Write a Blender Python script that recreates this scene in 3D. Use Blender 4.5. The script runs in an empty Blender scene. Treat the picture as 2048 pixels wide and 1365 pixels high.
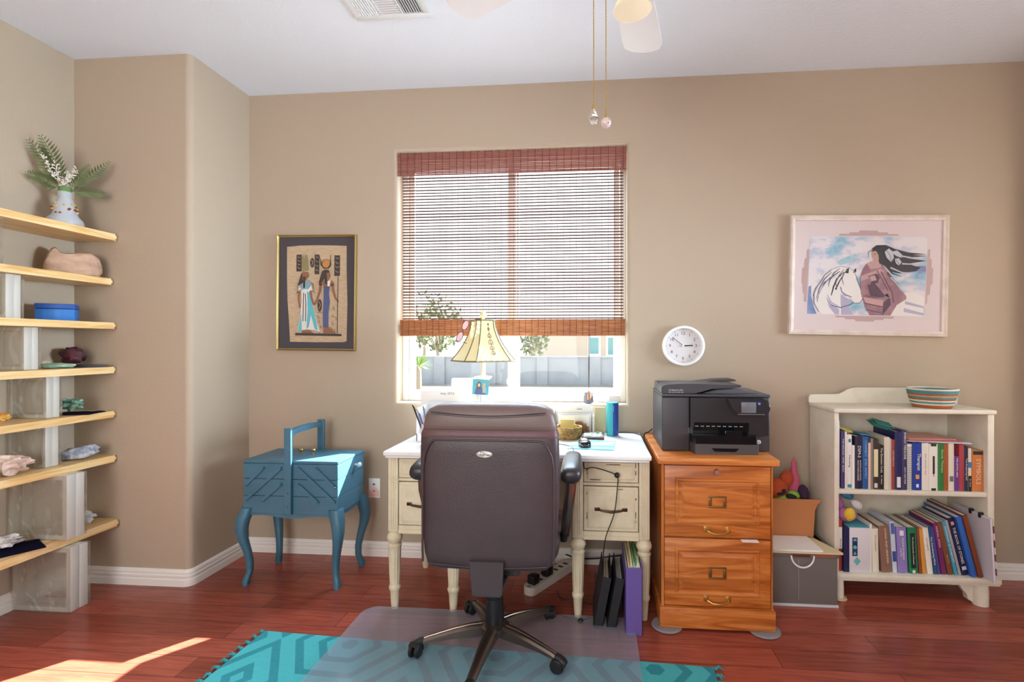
import bpy, bmesh, math, random
from mathutils import Matrix, Vector, noise

S = bpy.context.scene
COL = S.collection
R = math.radians
PI = math.pi


def lin(h):
    v = [int(h[i:i + 2], 16) / 255 for i in (0, 2, 4)]
    return tuple(c / 12.92 if c <= .04045 else ((c + .055) / 1.055) ** 2.4 for c in v) + (1.0,)


# ------------------------------------------------------------------ camera, sky, sun, lights, exposure
cam = bpy.data.cameras.new('camera')
cam.sensor_width = 36
cam.lens = 17.578
cam.shift_x = -.03931
cam.shift_y = .00366
cam.clip_start = .05
cam_o = bpy.data.objects.new('camera', cam)
COL.objects.link(cam_o)
cam_o.location = (0, 0, 1.25)
cam_o.rotation_euler = (R(90), 0, R(4.887))
S.camera = cam_o

S.view_settings.view_transform = 'Standard'
S.view_settings.look = 'None'
S.view_settings.gamma = 1
S.view_settings.use_curve_mapping = False
S.view_settings.exposure = -0.1

world = bpy.data.worlds.new('sky')
S.world = world
world.use_nodes = True
wn = world.node_tree.nodes
wl = world.node_tree.links
bg = wn['Background']
bg.inputs['Strength'].default_value = 2.3
w_tc = wn.new('ShaderNodeTexCoord')
w_sep = wn.new('ShaderNodeSeparateXYZ')
w_rmp = wn.new('ShaderNodeValToRGB')
wl.new(w_tc.outputs['Generated'], w_sep.inputs[0])
wl.new(w_sep.outputs['Z'], w_rmp.inputs[0])
w_rmp.color_ramp.elements[0].position = 0.0
w_rmp.color_ramp.elements[0].color = (1.0, .98, .97, 1)
w_rmp.color_ramp.elements[1].position = .6
w_rmp.color_ramp.elements[1].color = (.86, .92, 1.0, 1)
wl.new(w_rmp.outputs[0], bg.inputs['Color'])

sun = bpy.data.lights.new('sun', 'SUN')
sun.energy = 62.0
sun.angle = R(.6)
sun.color = (1.0, .96, .90)
sun_o = bpy.data.objects.new('sun', sun)
COL.objects.link(sun_o)
sun_o.rotation_euler = Vector((-.65, -.76, -.78)).to_track_quat('-Z', 'Y').to_euler()


def area(name, loc, direction, sx, sy, power, color):
    l = bpy.data.lights.new(name, 'AREA')
    l.shape = 'RECTANGLE'
    l.size, l.size_y = sx, sy
    l.energy = power
    l.color = color
    o = bpy.data.objects.new(name, l)
    COL.objects.link(o)
    o.location = loc
    o.rotation_euler = Vector(direction).to_track_quat('-Z', 'Z').to_euler()
    return o


# added fill lamp behind the camera; daylight by the side wall window and from the open sky above the window in view
area('rear_fill_lamp', (-1.1, -1.56, 1.55), (.06, 1, .10), 1.6, 1.7, 70, (1.0, .97, .94))
area('open_sky_daylight', (-.2, 4.6, 3.9), (-.06, -1, -1.0), 4.5, 2.0, 1600, (.74, .87, 1.0))
side_l = area('side_window_daylight', (2.27, 2.0, 1.5), (-1, .09, .04), .86, 1.36, 26, (.70, .86, 1.0))
side_l.data.spread = R(62)

# ------------------------------------------------------------------ materials
MATS = {}


def nt_new(name):
    m = bpy.data.materials.new(name)
    m.use_nodes = True
    nt = m.node_tree
    return m, nt, nt.nodes['Principled BSDF'], nt.nodes['Material Output']


def mat(name, col='808080', rough=.5, metal=0.0, mix=None, bump=None, spec=.5, coat=0.0, emit=0.0, sheen=0.0, coord='Object'):
    """mix=(second colour, scale, (sx,sy,sz) stretch, low, high)   bump=(scale, strength)"""
    if name in MATS:
        return MATS[name]
    m, nt, p, out = nt_new(name)
    N, L = nt.nodes, nt.links
    p.inputs['Base Color'].default_value = lin(col)
    p.inputs['Roughness'].default_value = rough
    p.inputs['Metallic'].default_value = metal
    p.inputs['Specular IOR Level'].default_value = spec
    p.inputs['Coat Weight'].default_value = coat
    p.inputs['Sheen Weight'].default_value = sheen
    if emit:
        p.inputs['Emission Color'].default_value = lin(col)
        p.inputs['Emission Strength'].default_value = emit
    tc = N.new('ShaderNodeTexCoord')
    if mix:
        c2, sc, st, lo, hi = mix
        mp = N.new('ShaderNodeMapping')
        mp.inputs['Scale'].default_value = st
        L.new(tc.outputs[coord], mp.inputs[0])
        no = N.new('ShaderNodeTexNoise')
        no.inputs['Scale'].default_value = sc
        no.inputs['Detail'].default_value = 6
        no.inputs['Roughness'].default_value = .6
        L.new(mp.outputs[0], no.inputs['Vector'])
        rp = N.new('ShaderNodeValToRGB')
        rp.color_ramp.elements[0].position = lo
        rp.color_ramp.elements[1].position = hi
        rp.color_ramp.elements[0].color = lin(col)
        rp.color_ramp.elements[1].color = lin(c2)
        L.new(no.outputs['Fac'], rp.inputs[0])
        L.new(rp.outputs[0], p.inputs['Base Color'])
    if bump:
        nb = N.new('ShaderNodeTexNoise')
        nb.inputs['Scale'].default_value = bump[0]
        nb.inputs['Detail'].default_value = 3
        L.new(tc.outputs[coord], nb.inputs['Vector'])
        b = N.new('ShaderNodeBump')
        b.inputs['Strength'].default_value = bump[1]
        b.inputs['Distance'].default_value = .01
        L.new(nb.outputs['Fac'], b.inputs['Height'])
        L.new(b.outputs[0], p.inputs['Normal'])
    MATS[name] = m
    return m


def mix_shader(name, a, b, fac, setup_a=None, setup_b=None, bump=None):
    if name in MATS:
        return MATS[name]
    m, nt, p, out = nt_new(name)
    N, L = nt.nodes, nt.links
    N.remove(p)
    A, B = N.new(a), N.new(b)
    for nd, st in ((A, setup_a), (B, setup_b)):
        for k, v in (st or {}).items():
            nd.inputs[k].default_value = v
    mx = N.new('ShaderNodeMixShader')
    mx.inputs[0].default_value = fac
    L.new(A.outputs[0], mx.inputs[1])
    L.new(B.outputs[0], mx.inputs[2])
    L.new(mx.outputs[0], out.inputs['Surface'])
    if bump:
        tc = N.new('ShaderNodeTexCoord')
        nb = N.new('ShaderNodeTexNoise')
        nb.inputs['Scale'].default_value = bump[0]
        nb.inputs['Detail'].default_value = 1
        nb.inputs['Distortion'].default_value = 1.2
        L.new(tc.outputs['Object'], nb.inputs['Vector'])
        bp = N.new('ShaderNodeBump')
        bp.inputs['Strength'].default_value = bump[1]
        bp.inputs['Distance'].default_value = .03
        L.new(nb.outputs['Fac'], bp.inputs['Height'])
        for nd in (A, B):
            if 'Normal' in nd.inputs:
                L.new(bp.outputs[0], nd.inputs['Normal'])
    MATS[name] = m
    return m


def floor_mat():
    m, nt, p, out = nt_new('cherry_planks')
    N, L = nt.nodes, nt.links
    tc = N.new('ShaderNodeTexCoord')
    br = N.new('ShaderNodeTexBrick')
    br.inputs['Scale'].default_value = 1
    br.inputs['Brick Width'].default_value = 1.15
    br.inputs['Row Height'].default_value = .125
    br.inputs['Mortar Size'].default_value = .0016
    br.inputs['Mortar Smooth'].default_value = .3
    br.inputs['Color1'].default_value = lin('aa5543')
    br.inputs['Color2'].default_value = lin('8a4232')
    br.inputs['Mortar'].default_value = lin('5e2a22')
    br.offset = .37
    br.offset_frequency = 2
    L.new(tc.outputs['Object'], br.inputs['Vector'])
    mp = N.new('ShaderNodeMapping')
    mp.inputs['Scale'].default_value = (1.2, 16, 1)
    L.new(tc.outputs['Object'], mp.inputs[0])
    no = N.new('ShaderNodeTexNoise')
    no.inputs['Scale'].default_value = 3.2
    no.inputs['Detail'].default_value = 9
    no.inputs['Roughness'].default_value = .62
    no.inputs['Distortion'].default_value = .8
    L.new(mp.outputs[0], no.inputs['Vector'])
    rp = N.new('ShaderNodeValToRGB')
    rp.color_ramp.elements[0].position = .36
    rp.color_ramp.elements[0].color = (.68, .63, .61, 1)
    rp.color_ramp.elements[1].position = .62
    rp.color_ramp.elements[1].color = (1.15, 1.12, 1.1, 1)
    L.new(no.outputs['Fac'], rp.inputs[0])
    mx = N.new('ShaderNodeMix')
    mx.data_type = 'RGBA'
    mx.blend_type = 'MULTIPLY'
    mx.inputs['Factor'].default_value = .8
    L.new(br.outputs['Color'], mx.inputs['A'])
    L.new(rp.outputs[0], mx.inputs['B'])
    L.new(mx.outputs['Result'], p.inputs['Base Color'])
    p.inputs['Roughness'].default_value = .27
    bp = N.new('ShaderNodeBump')
    bp.inputs['Strength'].default_value = .35
    bp.inputs['Distance'].default_value = .004
    iv = N.new('ShaderNodeMath')
    iv.operation = 'SUBTRACT'
    iv.inputs[0].default_value = 1
    L.new(br.outputs['Fac'], iv.inputs[1])
    L.new(iv.outputs[0], bp.inputs['Height'])
    L.new(bp.outputs[0], p.inputs['Normal'])
    return m


def oak_mat(name, c1, c2, c3, axis):
    """Open wood grain running along one axis (0 = x, 2 = z)."""
    m, nt, p, out = nt_new(name)
    N, L = nt.nodes, nt.links
    tc = N.new('ShaderNodeTexCoord')
    mp = N.new('ShaderNodeMapping')
    st = [9.0, 9.0, 9.0]
    st[axis] = .9
    mp.inputs['Scale'].default_value = st
    L.new(tc.outputs['Object'], mp.inputs[0])
    w = N.new('ShaderNodeTexNoise')
    w.inputs['Scale'].default_value = 2.6
    w.inputs['Detail'].default_value = 9
    w.inputs['Distortion'].default_value = 1.8
    L.new(mp.outputs[0], w.inputs['Vector'])
    rp = N.new('ShaderNodeValToRGB')
    e = rp.color_ramp.elements
    e[0].position, e[0].color = .34, lin(c1)
    e[1].position, e[1].color = .66, lin(c3)
    k = e.new(.5)
    k.color = lin(c2)
    L.new(w.outputs['Fac'], rp.inputs[0])
    L.new(rp.outputs[0], p.inputs['Base Color'])
    p.inputs['Roughness'].default_value = .36
    return m


def rug_mat():
    """Teal pile woven in nested outlined lozenges; the pattern is a plain repeat in the rug's own plane."""
    m, nt, p, out = nt_new('teal_rug_pattern')
    N, L = nt.nodes, nt.links
    tc = N.new('ShaderNodeTexCoord')
    sep = N.new('ShaderNodeSeparateXYZ')
    L.new(tc.outputs['Object'], sep.inputs[0])

    def mth(op, a, b=None):
        n = N.new('ShaderNodeMath')
        n.operation = op
        for i, v in enumerate((a, b)):
            if v is None:
                continue
            if isinstance(v, (int, float)):
                n.inputs[i].default_value = v
            else:
                L.new(v, n.inputs[i])
        return n.outputs[0]

    px, py = .62, .50
    u = mth('ABSOLUTE', mth('SUBTRACT', mth('FRACT', mth('DIVIDE', mth('ADD', sep.outputs[0], 10.12), px)), .5))
    v = mth('ABSOLUTE', mth('SUBTRACT', mth('FRACT', mth('DIVIDE', mth('ADD', sep.outputs[1], 10.1), py)), .5))
    hexd = mth('MAXIMUM', mth('ADD', mth('MULTIPLY', u, 1.15), mth('MULTIPLY', v, .62)), mth('MULTIPLY', v, 1.12))
    ring = mth('FRACT', mth('MULTIPLY', hexd, 5.2))
    line = mth('GREATER_THAN', ring, .36)
    no = N.new('ShaderNodeTexNoise')
    no.inputs['Scale'].default_value = 60
    L.new(tc.outputs['Object'], no.inputs['Vector'])
    f = mth('ADD', mth('MULTIPLY', line, .75), mth('MULTIPLY', no.outputs['Fac'], .3))
    rp = N.new('ShaderNodeValToRGB')
    rp.color_ramp.elements[0].position = .1
    rp.color_ramp.elements[0].color = lin('268793')
    rp.color_ramp.elements[1].position = .95
    rp.color_ramp.elements[1].color = lin('48b2b8')
    L.new(f, rp.inputs[0])
    L.new(rp.outputs[0], p.inputs['Base Color'])
    p.inputs['Roughness'].default_value = .95
    bp = N.new('ShaderNodeBump')
    bp.inputs['Strength'].default_value = .5
    bp.inputs['Distance'].default_value = .006
    L.new(f, bp.inputs['Height'])
    L.new(bp.outputs[0], p.inputs['Normal'])
    return m


wall_m = mat('tan_wall_paint', 'af9f8b', .75, bump=(110, .12))
ceil_m = mat('ceiling_paint', 'dfe8f2', .9, bump=(70, .25))
trim_m = mat('white_trim_paint', 'e6e2dc', .45)
floor_m = floor_mat()
vinyl_m = mat('white_vinyl', 'ece8e2', .4)
pine_m = oak_mat('pale_pine', 'd9ac69', 'e8c68a', 'efd6a4', 1)
oak_m = oak_mat('golden_oak', 'a0561f', 'c06d2e', 'd28645', 0)
oak_v = oak_mat('golden_oak_upright', '9a521c', 'ba682a', 'cc8040', 2)
cream_m = mat('chipped_cream_paint', 'ddd0b2', .5, mix=('cfc0a0', 14, (1, 1, 1), .45, .7))
creamtop_m = mat('white_desk_top_paint', 'ecebe8', .35, mix=('dfe0e2', 9, (1, 1, 1), .4, .7))
case_m = mat('antique_white_paint', 'e3dccb', .5, mix=('d6cdb8', 10, (1, 1, 1), .45, .75))
teal_m = mat('slate_teal_paint', '41728a', .45, mix=('3a677c', 8, (1, 1, 1), .4, .7))
black_m = mat('black_plastic', '17171a', .4)
blackg_m = mat('glossy_black_plastic', '101114', .15)
cable_m = mat('black_cable', '1c1714', .5)
brass_m = mat('brass', 'd8b468', .3, 1.0)
bronze_m = mat('dark_bronze', '4a3324', .4, .8)
steel_m = mat('brushed_steel', 'b9b7b2', .3, 1.0)
gold_m = mat('gold_frame_metal', 'cdb67c', .32, 1.0)
white_m = mat('white_plastic', 'efefee', .4)
paper_m = mat('white_paper', 'f3f2ee', .8)
leather_m = mat('dark_brown_leather', '44373a', .42, bump=(220, .12), mix=('3b3034', 6, (1, 1, 1), .4, .7))
leather_lit_m = mat('lit_top_leather', '6d5c58', .42, bump=(220, .12))  # brown leather lightened to paint the light falling on the headrest
leather3_m = mat('maroon_leather', '5f4144', .45, bump=(220, .12))
gun_m = mat('champagne_base_metal', '6f6159', .25, .85)
pane_m = mix_shader('window_glass', 'ShaderNodeBsdfTransparent', 'ShaderNodeBsdfGlossy', .008, {'Color': (.96, .99, 1, 1)}, {'Roughness': .02})
picglass_m = mix_shader('picture_glass', 'ShaderNodeBsdfTransparent', 'ShaderNodeBsdfGlossy', .012, None, {'Roughness': .3})
mat_m = mix_shader('clear_vinyl_mat', 'ShaderNodeBsdfTransparent', 'ShaderNodeBsdfPrincipled', .24, {'Color': (.97, .98, 1, 1)},
                   {'Base Color': lin('b9bfcc'), 'Roughness': .16, 'Specular IOR Level': 1.0})
wavy_m = mix_shader('wavy_block_glass', 'ShaderNodeBsdfTransparent', 'ShaderNodeBsdfPrincipled', .36, {'Color': (.98, .975, .95, 1)},
                    {'Roughness': .05, 'Base Color': (.86, .85, .79, 1), 'Transmission Weight': .75, 'IOR': 1.35}, bump=(7, .8))
band_m = mix_shader('frosted_block_edge', 'ShaderNodeBsdfTransparent', 'ShaderNodeBsdfPrincipled', .86, {'Color': (.9, .93, .9, 1)},
                    {'Base Color': lin('d3d2ca'), 'Roughness': .35})
shade_m = mix_shader('cream_shade_fabric', 'ShaderNodeBsdfDiffuse', 'ShaderNodeBsdfTranslucent', .34, {'Color': lin('cbc3a8')}, {'Color': lin('c9bc90')})
frost_m = mix_shader('frosted_vase_glass', 'ShaderNodeBsdfTransparent', 'ShaderNodeBsdfPrincipled', .6, {'Color': (.95, .96, .98, 1)},
                     {'Base Color': lin('d5d9de'), 'Roughness': .3})
crystal_m = mix_shader('clear_crystal', 'ShaderNodeBsdfTransparent', 'ShaderNodeBsdfGlass', .6, None, {'Roughness': .0, 'IOR': 1.5})


# ------------------------------------------------------------------ mesh helpers
class G:
    """Collects shapes into one bmesh, in room coordinates."""

    def __init__(s):
        s.b = bmesh.new()

    def _mi(s, faces, mi):
        for f in faces:
            f.material_index = mi

    def box(s, x0, x1, y0, y1, z0, z1, bev=0, mi=0, M=None, seg=2):
        r = bmesh.ops.create_cube(s.b, size=1)
        vs = r['verts']
        for v in vs:
            v.co = Vector(((x0 + x1) / 2 + v.co.x * (x1 - x0), (y0 + y1) / 2 + v.co.y * (y1 - y0), (z0 + z1) / 2 + v.co.z * (z1 - z0)))
        fs = {f for v in vs for f in v.link_faces}
        s._mi(fs, mi)
        if bev:
            es = list({e for v in vs for e in v.link_edges})
            q = bmesh.ops.bevel(s.b, geom=es, offset=bev, segments=seg, affect='EDGES', profile=.5)
            s._mi(q['faces'], mi)
            vs = list({v for f in q['faces'] for v in f.verts} | {v for v in vs if v.is_valid})
        if M is not None:
            bmesh.ops.transform(s.b, matrix=M, verts=vs)
        return s

    def grid(s, f, nu, nv, mi=0, cu=False, cv=False, caps=False):
        """f(u, v) -> point, u and v in 0..1; cu / cv close that direction."""
        V = [[s.b.verts.new(f(i / (nu if cu else nu - 1), j / (nv if cv else nv - 1))) for i in range(nu)] for j in range(nv)]
        for j in range(nv if cv else nv - 1):
            for i in range(nu if cu else nu - 1):
                q = [V[j][i], V[j][(i + 1) % nu], V[(j + 1) % nv][(i + 1) % nu], V[(j + 1) % nv][i]]
                fc = s.b.faces.new(q)
                fc.material_index = mi
        if caps:
            for row in (V[0][::-1], V[-1]):
                fc = s.b.faces.new(row)
                fc.material_index = mi
        return s

    def lathe(s, prof, n=24, o=(0, 0, 0), mi=0, M=None, caps=True, flute=None):
        M = (M or Matrix()) if M else Matrix.Translation(o)
        k = len(prof)

        def f(u, v):
            r, z = prof[min(int(round(v * (k - 1))), k - 1)]
            if flute and flute[0] <= z <= flute[1]:
                r *= 1 - flute[2] * (.5 + .5 * math.cos(u * 2 * PI * flute[3]))
            a = u * 2 * PI
            return M @ Vector((r * math.cos(a), r * math.sin(a), z))
        return s.grid(f, n, k, mi, cu=True, caps=caps)

    def cyl(s, p0, p1, r0, r1=None, n=16, mi=0):
        p0, p1 = Vector(p0), Vector(p1)
        d = p1 - p0
        q = d.to_track_quat('Z', 'Y').to_matrix().to_4x4()
        M = Matrix.Translation(p0) @ q
        return s.lathe([(r0, 0), (r0 if r1 is None else r1, d.length)], n, mi=mi, M=M)

    def tube(s, pts, r, n=8, mi=0, closed=False, sy=1.0):
        P = [Vector(p) for p in pts]
        k = len(P)
        T = []
        for i in range(k):
            a = P[(i - 1) % k] if closed or i > 0 else P[i]
            b = P[(i + 1) % k] if closed or i < k - 1 else P[i]
            T.append((b - a).normalized())
        ref = Vector((0, 0, 1)) if abs(T[0].z) < .9 else Vector((1, 0, 0))
        u = T[0].cross(ref).normalized()
        rings = []
        for i in range(k):
            u = (u - T[i] * u.dot(T[i])).normalized()
            w = T[i].cross(u)
            rr = r[i] if isinstance(r, (list, tuple)) else r
            rings.append([s.b.verts.new(P[i] + u * (rr * math.cos(a * 2 * PI / n)) + w * (rr * sy * math.sin(a * 2 * PI / n))) for a in range(n)])
        for i in range(k if closed else k - 1):
            A, B = rings[i], rings[(i + 1) % k]
            for j in range(n):
                f = s.b.faces.new((A[j], A[(j + 1) % n], B[(j + 1) % n], B[j]))
                f.material_index = mi
        if not closed:
            for q in (rings[0][::-1], rings[-1]):
                f = s.b.faces.new(q)
                f.material_index = mi
        return s

    def prism(s, poly, w0, w1, plane='xz', mi=0, M=None):
        def P(a, b, w):
            v = {'xz': (a, w, b), 'xy': (a, b, w), 'yz': (w, a, b)}[plane]
            return (M @ Vector(v)) if M is not None else Vector(v)
        A = [s.b.verts.new(P(a, b, w0)) for a, b in poly]
        B = [s.b.verts.new(P(a, b, w1)) for a, b in poly]
        n = len(poly)
        fs = [s.b.faces.new(A), s.b.faces.new(B[::-1])]
        for i in range(n):
            fs.append(s.b.faces.new((A[i], B[i], B[(i + 1) % n], A[(i + 1) % n])))
        s._mi(fs, mi)
        return s

    def ball(s, c, r, nu=16, nv=10, mi=0, bump=0, fr=6, seed=0, M=None, pw=1.0):
        rx, ry, rz = r if isinstance(r, (list, tuple)) else (r, r, r)

        def sg(x):
            return math.copysign(abs(x) ** pw, x)

        def f(u, v):
            t = (v * .96 + .02) * PI
            d = Vector((sg(math.sin(t) * math.cos(u * 2 * PI)), sg(math.sin(t) * math.sin(u * 2 * PI)), sg(-math.cos(t))))
            k = 1 + bump * noise.noise(d * fr * .35 + Vector((seed, seed * .7, 0))) if bump else 1
            q = Vector((d.x * rx * k, d.y * ry * k, d.z * rz * k))
            if M is not None:
                q = M @ q
            return q + Vector(c)
        return s.grid(f, nu, nv, mi, cu=True, caps=True)

    def text(s, t, size, M, mi=0, align='CENTER', ext=.0004, sx=1.0):
        cu = bpy.data.curves.new('t', 'FONT')
        cu.body = t
        cu.size = size
        cu.align_x = align
        cu.align_y = 'CENTER'
        cu.extrude = ext
        cu.resolution_u = 2
        o = bpy.data.objects.new('t', cu)
        me = bpy.data.meshes.new_from_object(o)
        bpy.data.objects.remove(o)
        me.transform(M @ Matrix.Diagonal((sx, 1, 1, 1)))
        for p in me.polygons:
            p.material_index = mi
        s.b.from_mesh(me)
        bpy.data.meshes.remove(me)
        bpy.data.curves.remove(cu)
        return s

    def done(s, name, mats, parent=None, smooth=30, M=None, kind=None):
        if M is not None:
            bmesh.ops.transform(s.b, matrix=M, verts=s.b.verts)
        bmesh.ops.recalc_face_normals(s.b, faces=s.b.faces)
        if parent is not None:
            bmesh.ops.transform(s.b, matrix=world_of(parent).inverted(), verts=s.b.verts)
        me = bpy.data.meshes.new(name)
        s.b.to_mesh(me)
        s.b.free()
        for m in (mats if isinstance(mats, (list, tuple)) else [mats]):
            me.materials.append(m)
        if smooth:
            for p in me.polygons:
                p.use_smooth = True
            me.set_sharp_from_angle(angle=R(smooth))
        o = bpy.data.objects.new(name, me)
        COL.objects.link(o)
        if parent is not None:
            o.parent = parent
        if kind:
            o['kind'] = kind
        return o


def world_of(o):
    m = o.matrix_basis.copy()
    while o.parent:
        o = o.parent
        m = o.matrix_basis @ m
    return m


def thing(name, label, cat, loc=(0, 0, 0), group=None, rot=(0, 0, 0)):
    o = bpy.data.objects.new(name, None)
    o.empty_display_size = .05
    COL.objects.link(o)
    o.location = loc
    o.rotation_euler = rot
    o['label'] = label
    o['category'] = cat
    if group:
        o['group'] = group
    return o


def tag(o, label, cat, group=None):
    o['label'] = label
    o['category'] = cat
    if group:
        o['group'] = group
    return o


def T(x, y, z):
    return Matrix.Translation((x, y, z))


def RX(a):
    return Matrix.Rotation(R(a), 4, 'X')


def RY(a):
    return Matrix.Rotation(R(a), 4, 'Y')


def RZ(a):
    return Matrix.Rotation(R(a), 4, 'Z')


FACE = RX(90)          # text that faces the room (towards -Y)


def sweep(g, prof, path, mi=0):
    """Sweep a (offset to the right of travel, height) profile along a plan path, mitred."""
    n = len(path)
    rows = []
    for i, (x, y) in enumerate(path):
        d = []
        if i > 0:
            d.append(Vector((x - path[i - 1][0], y - path[i - 1][1])).normalized())
        if i < n - 1:
            d.append(Vector((path[i + 1][0] - x, path[i + 1][1] - y)).normalized())
        nr = [Vector((q.y, -q.x)) for q in d]
        m = nr[0] if len(nr) == 1 else (nr[0] + nr[1]).normalized()
        k = 1 / max(.4, m.dot(nr[0]))
        rows.append([g.b.verts.new((x + m.x * o * k, y + m.y * o * k, z)) for o, z in prof])
    for a, b in zip(rows, rows[1:]):
        for j in range(len(prof)):
            j2 = (j + 1) % len(prof)
            f = g.b.faces.new((a[j], b[j], b[j2], a[j2]))
            f.material_index = mi
    for q in (rows[0], rows[-1][::-1]):
        g.b.faces.new(q)
    return g


# ------------------------------------------------------------------ room shell
WY, LX, RXX, NY, JX, CZ, BY = 2.865, -2.745, 2.285, 2.42, -2.09, 2.76, -1.65
G().box(LX - .15, RXX + .15, BY - .15, 3.05, -.12, 0).done('floor', floor_m, kind='structure', smooth=0)
G().box(LX - .15, RXX + .15, BY - .15, 3.05, CZ, CZ + .12).done('ceiling', ceil_m, kind='structure', smooth=0)


def holed_wall(name, y, sgn, x0, x1, hx0, hx1, hz0, hz1, rad, thick):
    g = G()
    rows = [(None, y)]
    for k in range(6):
        a = k / 5 * PI / 2
        rows.append((rad * (1 - math.sin(a)), y + sgn * rad * (1 - math.cos(a))))
    rows.append((0, y + sgn * thick))
    loops = []
    for o, yy in rows:
        if o is None:
            pts = [(x0, 0), (x1, 0), (x1, CZ), (x0, CZ)]
        else:
            pts = [(hx0 - o, hz0 - o), (hx1 + o, hz0 - o), (hx1 + o, hz1 + o), (hx0 - o, hz1 + o)]
        loops.append([g.b.verts.new((a, yy, b)) for a, b in pts])
    loops.append([g.b.verts.new((a, y + sgn * thick, b)) for a, b in [(x0, 0), (x1, 0), (x1, CZ), (x0, CZ)]])
    for A, B in zip(loops, loops[1:] + loops[:1]):
        for j in range(4):
            g.b.faces.new((A[j], A[(j + 1) % 4], B[(j + 1) % 4], B[j]))
    return g.done(name, wall_m, kind='structure', smooth=40)


holed_wall('wall_back', WY, 1, JX - .02, RXX + .13, -1.166, .18, .912, 2.39, .026, .17)
holed_wall('wall_rear', BY, -1, LX - .14, RXX + .14, -1.95, 1.45, .65, 2.4, .02, .14)
arc = [(JX - .03 + .03 * math.sin(a), NY + .03 - .03 * math.cos(a)) for a in [i / 6 * PI / 2 for i in range(7)]]
G().prism([(LX - .14, NY)] + arc + [(JX, 3.03), (LX - .14, 3.03)], 0, CZ, 'xy').done('wall_niche', wall_m, kind='structure', smooth=40)
G().box(LX - .14, LX, BY, NY, 0, CZ).done('wall_left', wall_m, kind='structure', smooth=0)
g = G()
for a in ((BY, 1.55, 0, CZ), (2.45, WY, 0, CZ), (1.55, 2.45, 0, .8), (1.55, 2.45, 2.2, CZ)):
    g.box(RXX, RXX + .13, a[0], a[1], a[2], a[3])
g.done('wall_right', wall_m, kind='structure', smooth=0)
BP = [(0, 0), (.016, 0), (.016, .034), (.0125, .038), (.0125, .044), (.015, .048), (.015, .056), (.011, .060), (.011, .066), (.013, .069), (.010, .078), (.004, .084), (0, .085)]
sweep(G(), BP, [(LX, -1.6), (LX, NY - .016)]).done('baseboard_left', trim_m, kind='structure', smooth=25)
sweep(G(), BP, [(LX, NY)] + arc + [(JX, WY - .016)]).done('baseboard_niche', trim_m, kind='structure', smooth=25)
sweep(G(), BP, [(JX, WY), (RXX, WY)]).done('baseboard_back', trim_m, kind='structure', smooth=25)
sweep(G(), BP, [(RXX, WY - .016), (RXX, -1.6)]).done('baseboard_right', trim_m, kind='structure', smooth=25)

# window: a vinyl horizontal slider set deep in the opening
win = thing('window_1', 'white vinyl sliding window behind the bamboo blind', 'window', (-.49, 2.985, .912))
del win['category']
win['kind'] = 'structure'
g = G()
WB, WT = .912, 2.39
for a in ((-1.166, -1.131, WB, WT), (.145, .18, WB, WT), (-1.131, .145, WB, WB + .04), (-1.131, .145, WT - .04, WT)):
    g.box(a[0], a[1], 2.95, 3.03, a[2], a[3], .004)
g.done('frame', vinyl_m, win)


def sash(x0, x1, y0, y1, fw, name):
    g = G()
    z0, z1 = WB + .042, WT - .042
    for a in ((x0, x0 + fw[0], z0, z1), (x1 - fw[1], x1, z0, z1), (x0 + fw[0], x1 - fw[1], z0, z0 + fw[2]), (x0 + fw[0], x1 - fw[1], z1 - .04, z1)):
        g.box(a[0], a[1], y0, y1, a[2], a[3], .004)
    o = g.done(name, vinyl_m, win)
    G().box(x0 + fw[0] - .003, x1 - fw[1] + .003, (y0 + y1) / 2 - .002, (y0 + y1) / 2 + .002, z0 + fw[2] - .003, z1 - .037).done('pane', pane_m, o, smooth=0)
    return o


sash(-1.129, -.47, 2.962, 2.984, (.036, .05, .022), 'sash')
sash(-.515, .143, 2.99, 3.015, (.06, .034, .022), 'sash')
lk = G().lathe([(.0, 0), (.028, 0), (.032, .006), (.026, .014), (0, .016)], 20, M=T(-.495, 2.962, 1.03) @ RX(90))
lk.box(-.5, -.49, 2.93, 2.95, 1.015, 1.045, .003)
lk.done('latch', white_m, win)

rear = thing('window_2', 'added wide window in the wall behind the camera, for the fill light', 'window', (-.25, BY - .1, .65))  # unseen window, added to house the rear fill lamp
del rear['category']
rear['kind'] = 'structure'
g = G()
for a in ((-1.95, -1.9, .65, 2.4), (1.4, 1.45, .65, 2.4), (-1.9, 1.4, .65, .7), (-1.9, 1.4, 2.35, 2.4), (-.28, -.22, .7, 2.35)):
    g.box(a[0], a[1], BY - .13, BY - .06, a[2], a[3], .004)
g.done('frame', vinyl_m, rear)

side = thing('window_3', 'window in the side wall', 'window', (RXX + .08, 2.0, .8))
del side['category']
side['kind'] = 'structure'
g = G()
for a in ((1.55, 1.59, .8, 2.2), (2.41, 2.45, .8, 2.2), (1.59, 2.41, .8, .84), (1.59, 2.41, 2.16, 2.2), (1.98, 2.02, .84, 2.16)):
    g.box(RXX + .05, RXX + .11, a[0], a[1], a[2], a[3], .004)
g.done('frame', vinyl_m, side)

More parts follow.
